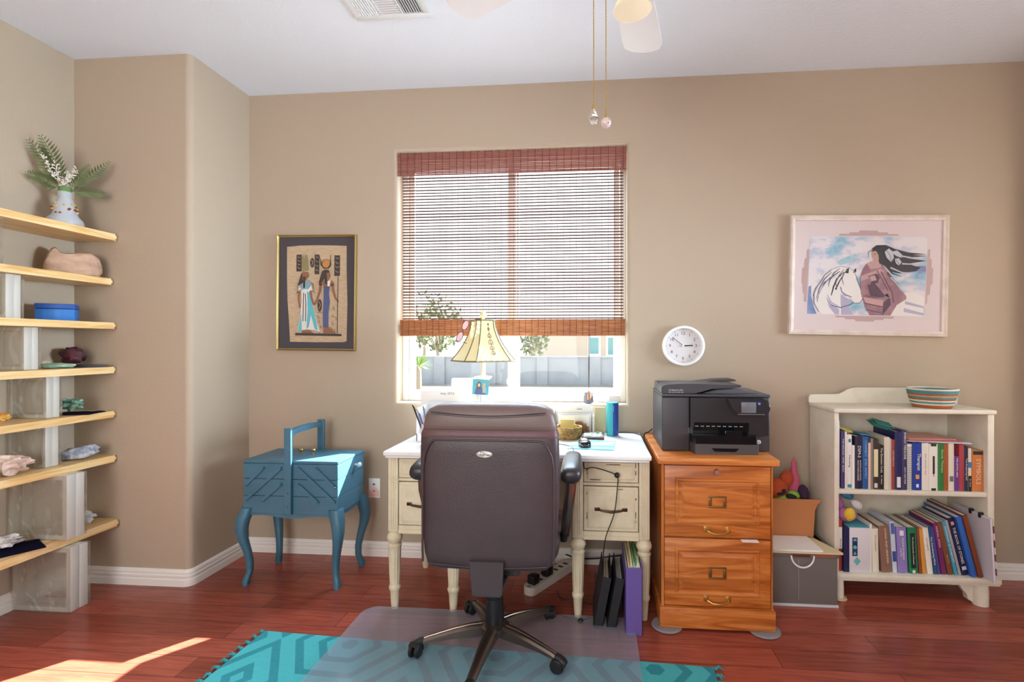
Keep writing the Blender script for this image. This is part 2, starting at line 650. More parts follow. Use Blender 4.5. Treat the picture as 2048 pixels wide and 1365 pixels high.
# ------------------------------------------------------------------ outdoors
yard_m = mat('pale_gravel', '938d84', .95, mix=('857e75', 3, (1, 1, 1), .4, .7))
blk_m = mat('grey_block', '989ea5', .9, mix=('8e949c', 2, (1, 1, 1), .4, .7))
stucco_m = mat('pale_stucco', 'c3b5a5', .9)
leaf_m = mat('olive_leaves', '4f5a3c', .8, mix=('757a58', 5, (1, 1, 1), .4, .6))
palm_m = mat('bright_fronds', '6d8a3c', .7)
bark_m = mat('bark', '8f8272', .9)
win_o = mat('teal_window_glass', '4f8f96', .1)
roof_m = mat('clay_roof', '8a6a5c', .8)
G().box(-30, 16, 3.2, 60, -.35, -.2).done('ground', yard_m, kind='structure', smooth=0)
g = G()
g.box(-16, 9, 18, 18.2, -.2, .80, mi=0)
for k in range(-8, 5):
    g.box(k * 1.9 - .2, k * 1.9 + .2, 17.93, 18.0, -.2, .83, mi=0)
g.box(-16, 9, 17.96, 18.24, .78, .83, mi=0)
tag(g.done('garden_wall', [blk_m], smooth=0), 'grey block garden wall seen through the bottom of the window', 'wall')


def house(x0, x1, y, h, wins, label, roofh):
    t = thing('house', label, 'house', ((x0 + x1) / 2, y, -.2))
    G().box(x0, x1, y, y + 7, -.2, h).done('wall', stucco_m, t, smooth=0)
    G().prism([(x0 - .4, h), (x1 + .4, h), (x1 - 1.5, h + roofh), (x0 + 1.5, h + roofh)], y - .4, y + 7.4, 'xz').done('roof', roof_m, t, smooth=0)
    for a, b, c, d in wins:
        w = G().box(a - .12, b + .12, y - .06, y, c - .12, d + .12).done('window', vinyl_m, t, smooth=0)
        G().box(a, b, y - .07, y - .05, c, d).done('pane', win_o, w, smooth=0)


house(-3.7, 8, 28, 2.15, [(-.28, .2, .75, 1.65), (.72, 1.3, .7, 1.65)], 'pale stucco house with teal windows beyond the garden wall', .35)
house(-26, -13, 33, 3.0, [(-18, -17, .9, 1.9)], 'pale house far behind the trees beyond the garden wall', 1.2)


def tree(x, y, z0, hc, rx, rz, n, label, m, grp=None, seed=1):
    rnd = random.Random(seed)
    t = thing('tree', label, 'tree', (x, y, z0), grp)
    g = G()
    g.tube([(x, y, z0), (x + .05, y, z0 + hc * .5), (x - .05, y, hc)], [.12, .09, .05])
    for k in range(5):
        a = k * 1.3 + seed
        g.tube([(x, y, z0 + (hc - z0) * .55), (x + math.cos(a) * rx * .6, y + math.sin(a) * rx * .5, hc + rz * .2)], [.05, .015], 5)
    g.done('trunk', bark_m, t)
    g = G()
    for k in range(n):
        d = Vector((rnd.gauss(0, 1), rnd.gauss(0, 1), rnd.gauss(0, 1))).normalized() * (rnd.random() ** .4)
        c = Vector((x + d.x * rx, y + d.y * rx, hc + d.z * rz))
        u = Vector((rnd.uniform(-1, 1), rnd.uniform(-1, 1), rnd.uniform(-1, 1))).normalized()
        w = u.orthogonal().normalized()
        q = .13
        f = g.b.faces.new([g.b.verts.new(c + a) for a in (u * q, w * q * .5, -u * q, -w * q * .5)])
    g.done('foliage', m, t, smooth=0)


tree(-6.3, 19.6, -.2, 1.9, 1.1, .95, 420, 'sparse olive tree beyond the garden wall, seen beside the lamp shade', leaf_m, seed=3)
tree(-8.4, 24, -.2, 2.4, 2.0, 1.5, 520, 'wide pale tree beyond the garden wall at the window edge', leaf_m, seed=5)
tree(-2.6, 21, -.2, 1.5, .7, .8, 300, 'small bushy tree between the garden wall and the stucco house', leaf_m, seed=8)
pt = thing('palm_plant', 'bright green spiky plant growing before the garden wall', 'plant', (-5.4, 15, -.2))
g = G()
g.tube([(-5.4, 15, -.2), (-5.4, 15, .6)], [.09, .07])
g.done('stem', bark_m, pt)
g = G()
rnd = random.Random(4)
for k in range(46):
    a, el = rnd.uniform(0, 2 * PI), rnd.uniform(-.2, 1.1)
    d = Vector((math.cos(a) * math.cos(el), math.sin(a) * math.cos(el), math.sin(el)))
    n_ = d.cross(Vector((0, 0, 1))).normalized() * .025
    o_ = Vector((-5.4, 15, .6))
    q = [o_ - n_ * .4, o_ + d * .25 - n_, o_ + d * .52 + Vector((0, 0, -.06)), o_ + d * .25 + n_]
    g.b.faces.new([g.b.verts.new(v) for v in q])
g.done('fronds', palm_m, pt, smooth=0)

# ------------------------------------------------------------------ bamboo blind
reed_m = mat('dark_reed', '3c2018', .5, mix=('5a2f20', 5, (1.5, 1, 60), .4, .62))
roll_m = mat('backlit_reed', '7c3c1e', .45, mix=('b97a42', 6, (1.3, 1, 75), .38, .66))  # lighter orange brown paints daylight glowing through the folded reeds
val_m = mat('valance_reed', '7d4238', .5, mix=('95584a', 7, (1.2, 1, 70), .38, .64))
thread_m = mat('dark_thread', '3a2018', .8)
bl = thing('bamboo_blind', 'brown bamboo roman blind half lowered over the window', 'blind', (-.49, 2.89, 2.38))
rnd = random.Random(2)


def reeds(g, x0, x1, y, z0, z1, pitch, h, dep, gap_p=0.0, mi=0):
    z = z0
    k = 0
    while z < z1:
        hh = h * rnd.uniform(.8, 1.15)
        dy = rnd.uniform(-.0012, .0012)
        if rnd.random() < gap_p:
            cuts = sorted(rnd.uniform(x0, x1) for _ in range(2))
            spans = [(x0, cuts[0]), (cuts[1], x1)] if cuts[1] - cuts[0] < .5 else [(x0, x1)]
        else:
            spans = [(x0, x1)]
        for a, b in spans:
            n = 7
            jit = [rnd.uniform(-.0008, .0008) for _ in range(n)]
            pts = [(a + (b - a) * i / (n - 1), y + dy, z + jit[i]) for i in range(n)]
            g.tube(pts, dep / 2, 6, mi, sy=hh / dep)
        z += pitch
        k += 1


g = G()
reeds(g, -1.165, .178, 2.874, 2.252, 2.382, .0088, .0088, .004, .35)
g.box(-1.16, .173, 2.90, 2.93, 2.35, 2.385)
val = g.done('valance', val_m, bl, smooth=60)
g = G()
for i in range(32):
    x = -1.145 + i * .0421
    g.tube([(x, 2.8705, 2.25), (x, 2.8705, 2.384)], .0012, 5)
g.done('thread', thread_m, val)
g = G()
reeds(g, -1.145, .163, 2.905, 1.405, 2.25, .0178, .0078, .004)
pan = g.done('reed_panel', reed_m, bl, smooth=60)
g = G()
for i in range(36):
    x = -1.138 + i * .0368
    g.tube([(x, 2.9025, 1.31), (x, 2.9025, 2.25)], .0009, 5)

g.done('thread', thread_m, pan)
g = G()
for q, (y, zb) in enumerate([(2.884, 1.308), (2.892, 1.306), (2.914, 1.312), (2.922, 1.318)]):
    reeds(g, -1.155, .172, y, zb, 1.402 - q * .004, .0086, .0086, .004)
fs_ = g.done('folded_stack', roll_m, bl, smooth=60)
g = G()
for i in range(36):
    x = -1.138 + i * .0368
    g.tube([(x, 2.8808, 1.304), (x, 2.8808, 1.404)], .0009, 5)
g.done('thread', thread_m, fs_)
g = G()
g.tube([(-.036, 2.88, 1.31), (-.036, 2.88, 1.122), (-.035, 2.88, .97)], .0016, 6)
g.tube([(-.030, 2.88, 1.31), (-.033, 2.88, 1.125), (-.035, 2.88, .97)], .0016, 6)
g.ball((-.0345, 2.88, 1.122), .005, 8, 6)
cord = g.done('pull_cord', thread_m, bl)
G().lathe([(.004, .05), (.007, .045), (.011, .02), (.012, .004), (.009, 0)], 14, (-.035, 2.88, .935)).done('wooden_tassel', mat('wood_tassel', '9a6b4a', .5), cord)

# ------------------------------------------------------------------ corner shelves, glass blocks and their rocks
SB = [(.305, .34), (.641, .675), (.872, .905), (1.102, 1.135), (1.332, 1.365), (1.562, 1.595), (1.792, 1.826)]
SX = [-2.478, -2.492, -2.497, -2.496, -2.494, -2.512, -2.488]
ORD = ['lowest', 'second lowest', 'third from the floor', 'middle', 'third from the top', 'second highest', 'highest']
for (z0, z1), x1, w in zip(SB, SX, ORD):
    g = G()
    n = 8
    poly = [(LX, NY), (LX, .75)] + [(x1 - .01, .75)] + [(x1, 1.2), (x1, NY - .02)] + [(x1 - .02 + .02 * math.cos(a), NY - .02 + .02 * math.sin(a)) for a in [i / n * PI / 2 for i in range(1, n + 1)]]
    g.prism(poly, z0, z1, 'xy')
    es = [e for e in g.b.edges if abs(e.verts[0].co.z - e.verts[1].co.z) < 1e-6 and max(e.verts[0].co.x, e.verts[1].co.x) > LX + .05]
    bmesh.ops.bevel(g.b, geom=es, offset=.009, segments=3, affect='EDGES')
    tag(g.done('pine_shelf', pine_m, smooth=40), 'pale pine corner shelf, the %s of the seven' % w, 'shelf', 'pine corner shelves')


def glass_block(x0, y0, z0, s, d, label):
    t = thing('glass_block', label, 'glass block', (x0 + s / 2, y0 + d / 2, z0), 'glass blocks between the pine shelves')
    g = G()
    e = .018 if s < .25 else .022
    x1, z1, y1 = x0 + s, z0 + s, y0 + d
    for a in ((x0, x0 + e, z0, z1), (x1 - e, x1, z0, z1), (x0 + e, x1 - e, z0, z0 + e), (x0 + e, x1 - e, z1 - e, z1)):
        g.box(a[0], a[1], y0 + .012, y0 + d / 2 - .003, a[2], a[3], .003)
        g.box(a[0], a[1], y0 + d / 2 + .003, y1 - .012, a[2], a[3], .003)
        g.box(a[0] + .003 * (a[0] > x0), a[1] - .003, y0 + d / 2 - .003, y0 + d / 2 + .003, a[2] + .001, a[3] - .001)
    g.done('edge_band', band_m, t)
    sd = x0 * 13 + z0 * 7
    for yy, nm in ((y0, 'front_pane'), (y1 - .012, 'back_pane')):
        g = G()
        k = 22

        def f(u, v, yy=yy):
            X, Z = x0 + u * s, z0 + v * s
            edge = min(u, v, 1 - u, 1 - v)
            a = min(1, edge * 9)
            return Vector((X, yy + .002 + a * .005 * noise.noise(Vector((u * 3.4 + sd, v * 3.4 + sd * 2 + yy, 0))), Z))
        g.grid(f, k, k)
        bmesh.ops.recalc_face_normals(g.b, faces=g.b.faces)
        r = bmesh.ops.extrude_face_region(g.b, geom=list(g.b.faces))
        for v in [q for q in r['geom'] if isinstance(q, bmesh.types.BMVert)]:
            v.co.y = yy + .011
        g.done(nm, wavy_m, t, smooth=50)


glass_block(-2.737, 2.12, 0, .3, .105, 'large glass block standing on the floor under the lowest shelf')
glass_block(-2.743, 2.109, .341, .3, .105, 'large glass block standing on the lowest pine shelf')
glass_block(-2.743, 2.105, .676, .195, .082, 'small glass block above the large ones, behind the pinkish quartz')
glass_block(-2.743, 2.11, .906, .195, .082, 'small glass block under the middle shelf, beside the amber lump')
glass_block(-2.743, 2.018, 1.136, .195, .082, 'small glass block on the middle shelf beside the green stone')
glass_block(-2.743, 1.948, 1.366, .195, .082, 'small glass block on the shelf with the blue box')
glass_block(-2.743, 1.868, 1.596, .195, .082, 'small glass block on the shelf with the pale carved stone')


def rock(name, label, cat, c, r, col, col2, sc=20, bump=.5, seed=0, rotz=0, tilt=0, rough=.6, fr=6, facet=False, extra=None, group=None):
    """A stone resting on z = c[2]."""
    g = G()
    M = RZ(rotz) @ RY(tilt)
    g.ball((0, 0, 0), r, 22, 14, bump=bump, fr=fr, seed=seed, M=M, pw=.8)
    zmin = min(v.co.z for v in g.b.verts)
    for v in g.b.verts:
        v.co += Vector((c[0], c[1], c[2] - zmin))
        v.co.z = max(v.co.z, c[2] + .0005)
    o = g.done(name, mat(name + '_' + col, col, rough, mix=(col2, sc, (1, 1, 1), .42, .6)), smooth=0 if facet else 40)
    return tag(o, label, cat, group)


# second highest shelf: the pale slab
g = G()
pl = [(-.105, .02), (-.1, .07), (-.085, .105), (-.075, .132), (-.062, .137), (-.05, .118), (-.02, .108), (.03, .118), (.07, .118), (.098, .095), (.108, .06), (.11, .025), (.095, .0), (-.06, .0)]
M = T(-2.615, 2.30, 1.5955) @ RZ(40)


def slab(u, v):
    a = u * len(pl)
    i = int(a) % len(pl)
    q = a - int(a)
    X = pl[i][0] * (1 - q) + pl[(i + 1) % len(pl)][0] * q
    Z = pl[i][1] * (1 - q) + pl[(i + 1) % len(pl)][1] * q
    k = [.12, .55, .9, 1, 1, .93, .6, .1][min(7, int(v * 7.001))]
    Y = [-.038, -.041, -.036, -.02, .015, .034, .04, .04][min(7, int(v * 7.001))]
    return M @ Vector((X * k, Y + .007 * noise.noise(Vector((X * 30 * k, Z * 30 * k, v))), .055 + (Z - .055) * k))


g.grid(slab, 56, 8, cu=True, caps=True)
tag(g.done('stone_slab', mat('pink_beige_stone', 'c4a48c', .7, mix=('a98a74', 9, (1, 1, 3), .4, .65), bump=(40, .5)), smooth=50),
    'pale pinkish carved stone slab on the second highest pine shelf', 'stone')
# blue box
t = thing('keepsake_box', 'small blue painted box on a pine shelf', 'box', (-2.625, 2.235, 1.3655), rot=(0, 0, R(38)))
bm_ = mat('blue_paint', '1d62ad', .5, mix=('2a76c4', 16, (1, 1, .2), .4, .6))
Mb = T(-2.625, 2.235, 1.3655) @ RZ(38)
G().box(-.07, .07, -.045, .045, 0, .058, .003, M=Mb).done('body', bm_, t)
G().box(-.0715, .0715, -.0465, .0465, .059, .083, .003, M=Mb).done('lid', mat('blue_lid', '1b4f9c', .5), t)
# middle shelf
rock('dark_red_stone', 'dark red lump of stone in the corner of the middle shelf', 'stone', (-2.66, 2.335, 1.1505), (.05, .035, .04), '3a1520', '5a2430', seed=3, fr=5)
g = G()
g.prism([(-.115, .0), (-.06, .03), (.06, .025), (.115, .008), (.05, -.02), (-.06, -.028)], 0, .013, 'xy', M=T(-2.6, 2.34, 1.1357) @ RZ(8))
bmesh.ops.bevel(g.b, geom=list(g.b.edges), offset=.004, segments=2, affect='EDGES')
tag(g.done('slate_blade', mat('slate_blue_stone', '343747', .5)), 'long slate coloured stone blade lying on the middle shelf', 'stone')
rock('green_stone', 'flat pale green stone beside the glass block on the middle shelf', 'stone', (-2.61, 2.22, 1.1355), (.062, .03, .012), '7fa890', 'a7c4ac', seed=5, rotz=35, bump=.3)
rock('cream_pebble', 'cream pebble behind the flat pale green stone', 'stone', (-2.69, 2.225, 1.1355), (.03, .022, .018), 'd8c9b4', 'c4b49c', seed=6, bump=.3)


def cloth(x, y, z, a, b, rz, label, seed):
    g = G()
    M = T(x, y, z) @ RZ(rz)

    def f(u, v):
        X, Y = (u - .5) * a, (v - .5) * b
        h = .004 + .007 * abs(noise.noise(Vector((u * 3 + seed, v * 3, 0))))
        return M @ Vector((X, Y, h))
    g.grid(f, 14, 14)
    r = bmesh.ops.extrude_face_region(g.b, geom=list(g.b.faces))
    for v in [q for q in r['geom'] if isinstance(q, bmesh.types.BMVert)]:
        v.co.z = z + .0006
    return tag(g.done('velvet_cloth', mat('navy_velvet', '100d28', 1.0, spec=.1)), label, 'cloth', 'velvet cloths under the minerals')


cloth(-2.572, 2.285, .9052, .17, .12, 15, 'dark navy velvet cloth under the green mineral', 2)
rock('green_mineral', 'rough green mineral on a dark velvet cloth', 'stone', (-2.595, 2.282, .917), (.05, .03, .024), '4d7d6a', '8fb3a0', 40, seed=9, bump=.9, facet=True)
rock('amber_lump', 'small amber lump before a glass block at the photo edge', 'stone', (-2.655, 2.03, .9055), (.025, .02, .016), 'c98a2a', 'e0b060', seed=4)
rock('speckled_stone', 'blue grey speckled stone on the second lowest pine shelf', 'stone', (-2.57, 2.29, .6755), (.075, .04, .03), '7d8797', 'c3c8d2', 34, seed=7, rotz=25, tilt=-9, bump=.35)
rock('pink_quartz', 'pinkish rough quartz chunk before a small glass block', 'stone', (-2.575, 1.985, .6755), (.075, .045, .034), 'c9aea0', 'dcc8bc', 14, seed=2, bump=.8, facet=True, rough=.35, rotz=20)
rock('pale_pebble', 'pale pebble before the pinkish rough quartz', 'stone', (-2.545, 1.885, .6755), (.03, .025, .016), 'cdbcb0', 'ddd0c6', seed=12)
cloth(-2.575, 1.985, .3402, .16, .22, -30, 'dark navy velvet cloth on the lowest shelf', 5)
rock('silver_mineral', 'silvery folded mineral on the velvet of the lowest shelf', 'stone', (-2.6, 1.985, .353), (.06, .035, .02), 'b9b4b2', 'e2dedb', 30, seed=11, bump=.8, rough=.3, rotz=30)
rock('white_crystal', 'small white crystal behind the large glass block of the lowest shelf', 'stone', (-2.575, 2.325, .3405), (.045, .025, .024), 'b4bcc8', 'e4e6ea', 18, seed=13, bump=.8, facet=True, rough=.3)

# vase with ferns
vs = thing('fern_vase', 'frosted vase with painted flowers and fern sprays on the highest shelf', 'vase', (-2.625, 2.27, 1.826))
VO = Vector((-2.625, 2.27, 1.8265))
vp = [(.052, 0), (.066, .008), (.072, .026), (.068, .044), (.052, .062), (.046, .075), (.045, .095), (.04, .12), (.031, .138), (.026, .148), (.027, .182), (.024, .182), (.023, .15), (.04, .09), (.06, .03), (.04, .006)]
G().lathe(vp, 28, VO).done('vessel', frost_m, vs, smooth=60)
g = G()
rnd = random.Random(7)
for k in range(34):
    a = rnd.uniform(0, 2 * PI)
    z = rnd.uniform(.062, .13)
    r = .047 if z < .1 else .047 - (z - .1) * .35
    g.ball(VO + Vector((r * math.cos(a), r * math.sin(a), z)), (.006, .006, .005), 8, 5, mi=rnd.choice([0, 0, 1, 2, 3]))
g.done('painted_flowers', [mat('berry_red', '8d2b24', .5), mat('yellow_petal', 'd8b24a', .5), mat('pale_petal', 'e8d6b4', .5), mat('leaf_green', '4b6a3c', .5)], vs)
g = G()
g.cyl(VO + Vector((0, 0, .13)), VO + Vector((0, 0, .205)), .022, .027, 12)
g.done('stems', mat('stem_green', '5d7d45', .6), vs)


def frond(g, o, d, L, wid, curl, n=15, mi=0):
    side = d.cross(Vector((.35, -.9, .1))).normalized()
    pts = []
    for i in range(n + 1):
        s_ = i / n
        pts.append(o + d * L * s_ + Vector((0, 0, -curl * s_ * s_)) + side * .02 * math.sin(s_ * 2))
    g.tube(pts, .0013, 5, mi)
    for i in range(3, n + 1):
        s_ = i / n
        for q in (-1, 1):
            l_ = wid * math.sin(min(1, (1.12 - s_) * 1.7) * PI / 2)
            ax = (side * q + d * .75).normalized()
            nn = Vector((0, -1, .2)).cross(ax).normalized() * l_ * .17
            p = pts[i]
            q4 = [p, p + ax * l_ * .4 + nn, p + ax * l_, p + ax * l_ * .4 - nn]
            f = g.b.faces.new([g.b.verts.new(v) for v in q4])
            f.material_index = mi


for j, (dx, dz, L, w, cu) in enumerate([(-.62, .85, .26, .05, .01), (-.45, 1.0, .27, .055, .01), (.7, .75, .24, .04, .0), (-.95, .3, .15, .045, .01), (.9, .25, .15, .04, .02), (.55, 1, .17, .035, 0)]):
    g = G()
    d = Vector((dx * .66, dx * .72 * .8, dz)).normalized()
    frond(g, VO + Vector((0, 0, .19)), d, L, w, cu)
    g.done('fern_frond', mat('fern_green', '6d7a4d', .7, mix=('55633c', 20, (1, 1, 1), .4, .6)), vs, smooth=0)
for j, (dx, dz, L) in enumerate([(-.5, .95, .2), (-.22, 1, .13), (.45, .9, .13), (.2, 1, .09)]):
    g = G()
    d = Vector((dx * .66, dx * .6, dz)).normalized()
    o_ = VO + Vector((0, -.012, .19))
    g.tube([o_, o_ + d * L], .0014, 5, 0)
    for k in range(26):
        s_ = rnd.uniform(.25, 1)
        q = Vector((rnd.uniform(-1, 1), rnd.uniform(-1, .6), rnd.uniform(-.2, 1))).normalized()
        p = o_ + d * L * s_
        g.tube([p, p + q * .016], [.0012, .003], 5, 1)
    g.done('glitter_spray', [mat('spray_twig', '7b5a34', .6), mat('white_glitter', 'e6e0d6', .2)], vs)

# ------------------------------------------------------------------ sewing box on cabriole legs
sb = thing('sewing_box', 'teal accordion sewing box on cabriole legs standing in the corner', 'sewing box', (-1.565, 2.59, 0))
X0, X1, Y0, Y1 = -1.817, -1.307, 2.447, 2.735
XM = (X0 + X1) / 2


def cabriole(cx, cy, sx, sy):
    g = G()
    prof = [(.405, .0, .031), (.375, .012, .031), (.34, .026, .029), (.29, .032, .0255), (.24, .025, .0215), (.18, .008, .018), (.12, -.004, .0155), (.07, -.004, .0145), (.045, .004, .0145), (.025, .012, .016), (.0, .014, .014)]
    rings = []
    for z, o, r in prof:
        x, y = cx + sx * o * .75, cy + sy * o * .75
        rings.append([Vector((x + a * r, y + b * r, z)) for a, b in ((-1, -.6), (-.6, -1), (.6, -1), (1, -.6), (1, .6), (.6, 1), (-.6, 1), (-1, .6))])
    k = len(rings)
    g.grid(lambda u, v: rings[min(int(round(v * (k - 1))), k - 1)][int(round(u * 8)) % 8], 8, k, cu=True, caps=True)
    g.done('leg', teal_m, sb, smooth=50)


for cx, sx in ((X0 + .018, -1), (X1 - .018, 1)):
    for cy, sy in ((Y0 + .018, -1), (Y1 - .018, 1)):
        cabriole(cx, cy, sx, sy)
g = G()
n = 24
for y in (Y0 + .004, Y1 - .016):
    top = [(X1 - .02, .38), (X0 + .02, .38)]
    low = [(X0 + .02 + (X1 - X0 - .04) * i / n, .357 + .012 * abs(math.cos(i / n * PI * 1.0)) ** 3 - .004 * math.cos(i / n * 4 * PI)) for i in range(n + 1)]
    g.prism(top + low, y, y + .012)
for x in (X0 + .004, X1 - .016):
    g.prism([(Y0 + .02, .38), (Y1 - .02, .38), (Y1 - .02, .37), ((Y0 + Y1) / 2, .358), (Y0 + .02, .37)], x, x + .012, 'yz')
g.done('apron', teal_m, sb, smooth=20)
TI = [(.378, .468), (.4695, .556), (.5575, .636)]
for z0, z1 in TI:
    for a, b in ((X0, XM - .001), (XM + .001, X1)):
        G().box(a, b, Y0, Y1, z0, z1, .0025).done('tray', teal_m, sb, smooth=20)
for a, b, s in ((X0 - .002, XM - .002, 1), (XM + .002, X1 + .002, -1)):
    ld = G().box(a, b, Y0 - .002, Y1 + .002, .6375, .653, .003).done('lid', teal_m, sb, smooth=20)
    kx = XM - s * .035
    G().lathe([(.004, 0), (.004, .012), (.010, .018), (.012, .024), (.008, .03), (0, .031)], 14, (kx, 2.6, .653)).done('knob', brass_m, ld)
for y0, y1 in ((Y0 - .020, Y0 - .001), (Y1 + .001, Y1 + .020)):
    g = G().box(XM - .022, XM + .016, y0, y1, .38, .822, .003)
    for z in (.42, .49):
        g.cyl((XM - .003, y0 + .002, z), (XM - .003, y0 - .004, z), .005, n=10)
    g.done('handle_post', teal_m, sb, smooth=20)
g = G()
n = 20
ys = [Y0 - .018 + (Y1 - Y0 + .036) * i / n for i in range(n + 1)]
up = [(y, .806 + .012 * math.sin(i / n * PI)) for i, y in enumerate(ys)]
lo = [(y, .775 + .020 * math.sin(i / n * PI) - .008 * math.exp(-((i / n - .5) / .18) ** 2)) for i, y in enumerate(ys)]
g.prism(up + lo[::-1], XM - .016, XM + .010, 'yz')
g.done('handle_rail', teal_m, sb, smooth=20)
for y, q in ((Y0, -1), (Y1, 1)):
    for s in (-1, 1):
        for (u0, z0, u1, z1) in ((.145, .613, .238, .525), (.05, .613, .238, .448), (.05, .53, .15, .445)):
            g = G()
            A, B = Vector((XM + s * u0, y + q * .007, z0)), Vector((XM + s * u1, y + q * .007, z1))
            d = (B - A).normalized()
            w = Vector((d.z, 0, -d.x)) * .0075
            e = d * .008
            pts = [A - e + w * .6, A - e - w * .6, A - w, B - w, B + e - w * .6, B + e + w * .6, B + w, A + w]
            g.prism([(p.x, p.z) for p in pts], y + q * .002, y + q * .011)
            for p in (A, B):
                g.cyl((p.x, y + q * .010, p.z), (p.x, y + q * .014, p.z), .004, n=8)
            g.done('link_arm', teal_m, sb, smooth=20)
for x, s in ((X1, 1), (X0, -1)):
    G().lathe([(.005, 0), (.005, .012), (.012, .02), (.014, .028), (.009, .035), (0, .036)], 16, M=T(x, 2.63, .595) @ RY(90 * s)).done('side_knob', mat('pale_knob', 'bfd3d6', .4), sb)

# wall outlet
ol = thing('cable_outlet', 'white wall plate with two jacks between sewing box and desk', 'wall plate', (-1.302, WY - .003, .40))
G().box(-1.337, -1.267, WY - .006, WY, .343, .458, .003).done('plate', white_m, ol)
g = G()
for z in (.425, .385):
    g.cyl((-1.302, WY - .005, z), (-1.302, WY - .014, z), .006, n=12)
g.done('jack', steel_m, ol)
G().prism([(-1.332, .385), (-1.302, .412), (-1.272, .385), (-1.272, .352), (-1.332, .352)], WY - .0075, WY - .0063).done('sticker', mat('pink_sticker', 'e8c4bc', .6), ol, smooth=0)

# ------------------------------------------------------------------ writing desk
dk = thing('writing_desk', 'cream painted pedestal desk with a white top under the window', 'desk', (-.36, 2.5, 0))
g = G()
for z0, z1, o, b in ((.738, .76, 0, .006), (.728, .739, .008, .003)):
    g.box(-.972 + o, .248 - o, 2.222 + o, 2.80, z0, z1, b, seg=3)
g.done('desk_top', creamtop_m, dk)
FY = 2.29


def raised(g, x0, x1, z0, z1, y, fr=.016):
    g.box(x0, x1, y - .008, y + .012, z0, z1, .0025)
    g.box(x0 + fr, x1 - fr, y - .0115, y - .006, z0 + fr * .8, z1 - fr * .8, .003)
    g.box(x0 + fr + .006, x1 - fr - .006, y - .0135, y - .008, z0 + fr * .8 + .006, z1 - fr * .8 - .006, .002)


def turned(cx, cy):
    g = G()
    g.lathe([(.016, 0), (.0185, .03), (.022, .085), (.0255, .09), (.0275, .1), (.0265, .108), (.0235, .112), (.0238, .118)], 24, (cx, cy, 0))
    g.lathe([(.0235, .116), (.0245, .13), (.0268, .19), (.0285, .26), (.029, .292)], 48, (cx, cy, 0), flute=(.12, .29, .10, 12))
    g.lathe([(.028, .29), (.032, .296), (.032, .303), (.024, .31), (.03, .318), (.036, .332), (.036, .34), (.03, .355), (.022, .362), (.026, .37)], 24, (cx, cy, 0))
    g.box(cx - .024, cx + .024, cy - .024, cy + .024, .368, .729, .004)
    for k in (-.010, 0, .010):
        g.box(cx + k - .003, cx + k + .003, cy - .0265, cy - .02, .38, .715, .002)
    g.done('leg', cream_m, dk, smooth=40)


for lx0, lx1 in ((-.948, -.664), (-.078, .222)):
    for cx in (lx0, lx1):
        for cy in (2.305, 2.74):
            turned(cx, cy)
    a, b = lx0 + .024, lx1 - .024
    g = G()
    g.box(lx0 - .016, lx0 - .004, 2.32, 2.73, .36, .728)
    g.box(lx1 + .004, lx1 + .016, 2.32, 2.73, .36, .728)
    g.box(a, b, 2.73, 2.742, .36, .728)
    g.box(a, b, FY + .012, 2.73, .36, .372)
    g.box(a, b, FY, FY + .016, .36, .398, .002)
    g.box(a, b, FY - .006, FY + .002, .36, .378, .002)
    g.box(a, b, FY, FY + .016, .607, .621, .002)
    g.box(a, b, FY, FY + .016, .716, .728, .002)
    g.done('pedestal', cream_m, dk, smooth=20)
    for z0, z1, hz in ((.624, .714, None), (.402, .603, .503)):
        g = G()
        raised(g, a + .003, b - .003, z0, z1, FY + .004)
        g.box(a + .008, b - .008, FY + .015, 2.70, z0 + .006, z1 - .012)
        d = g.done('drawer', cream_m, dk, smooth=20)
        if hz:
            m = (a + b) / 2
            hg = G()
            hg.tube([(m - .055, FY - .014, hz), (m - .045, FY - .03, hz), (m, FY - .036, hz - .004), (m + .045, FY - .03, hz), (m + .055, FY - .014, hz)], [.004, .005, .0065, .005, .004], 8)
            for k in (-1, 1):
                hg.box(m + k * .062 - .012, m + k * .062 + .012, FY - .014, FY - .010, hz - .008, hz + .008, .002)
            hg.done('handle', bronze_m, d)
        # chipped paint showing dark wood
        if lx0 > -.5:
            rnd = random.Random(5 + int(z0 * 100))
            cg = G()
            for k in range(9):
                ex = rnd.choice([a + .016, b - .016, rnd.uniform(a + .03, b - .05)])
                zz = rnd.uniform(z0 + .02, z1 - .02) if ex in (a + .016, b - .016) else rnd.choice([z0 + .010, z1 - .010])
                w_, h_ = (rnd.uniform(.002, .004), rnd.uniform(.006, .02)) if ex in (a + .016, b - .016) else (rnd.uniform(.01, .03), rnd.uniform(.0015, .003))
                cg.box(ex, ex + w_, FY - .0075, FY - .0045, zz, zz + h_)
            cg.done('paint_chip', mat('bare_dark_wood', '4d3a2a', .8), d, smooth=0)
g = G()
g.box(-.64, -.102, FY + .01, 2.72, .64, .728, .002)
g.box(-.64, -.102, 2.70, 2.715, .36, .64, .002)
g.done('kneehole_apron', cream_m, dk, smooth=20)

# ------------------------------------------------------------------ desk lamp
lp = thing('table_lamp', 'cream table lamp with bell shade and swirled white base on the desk', 'lamp', (-.593, 2.62, .76))
LXc, LYc = -.593, 2.62
g = G()
g.lathe([(.075, .7605), (.078, .77), (.07, .785), (.05, .795)], 28, (LXc, LYc, 0))
kk = 20


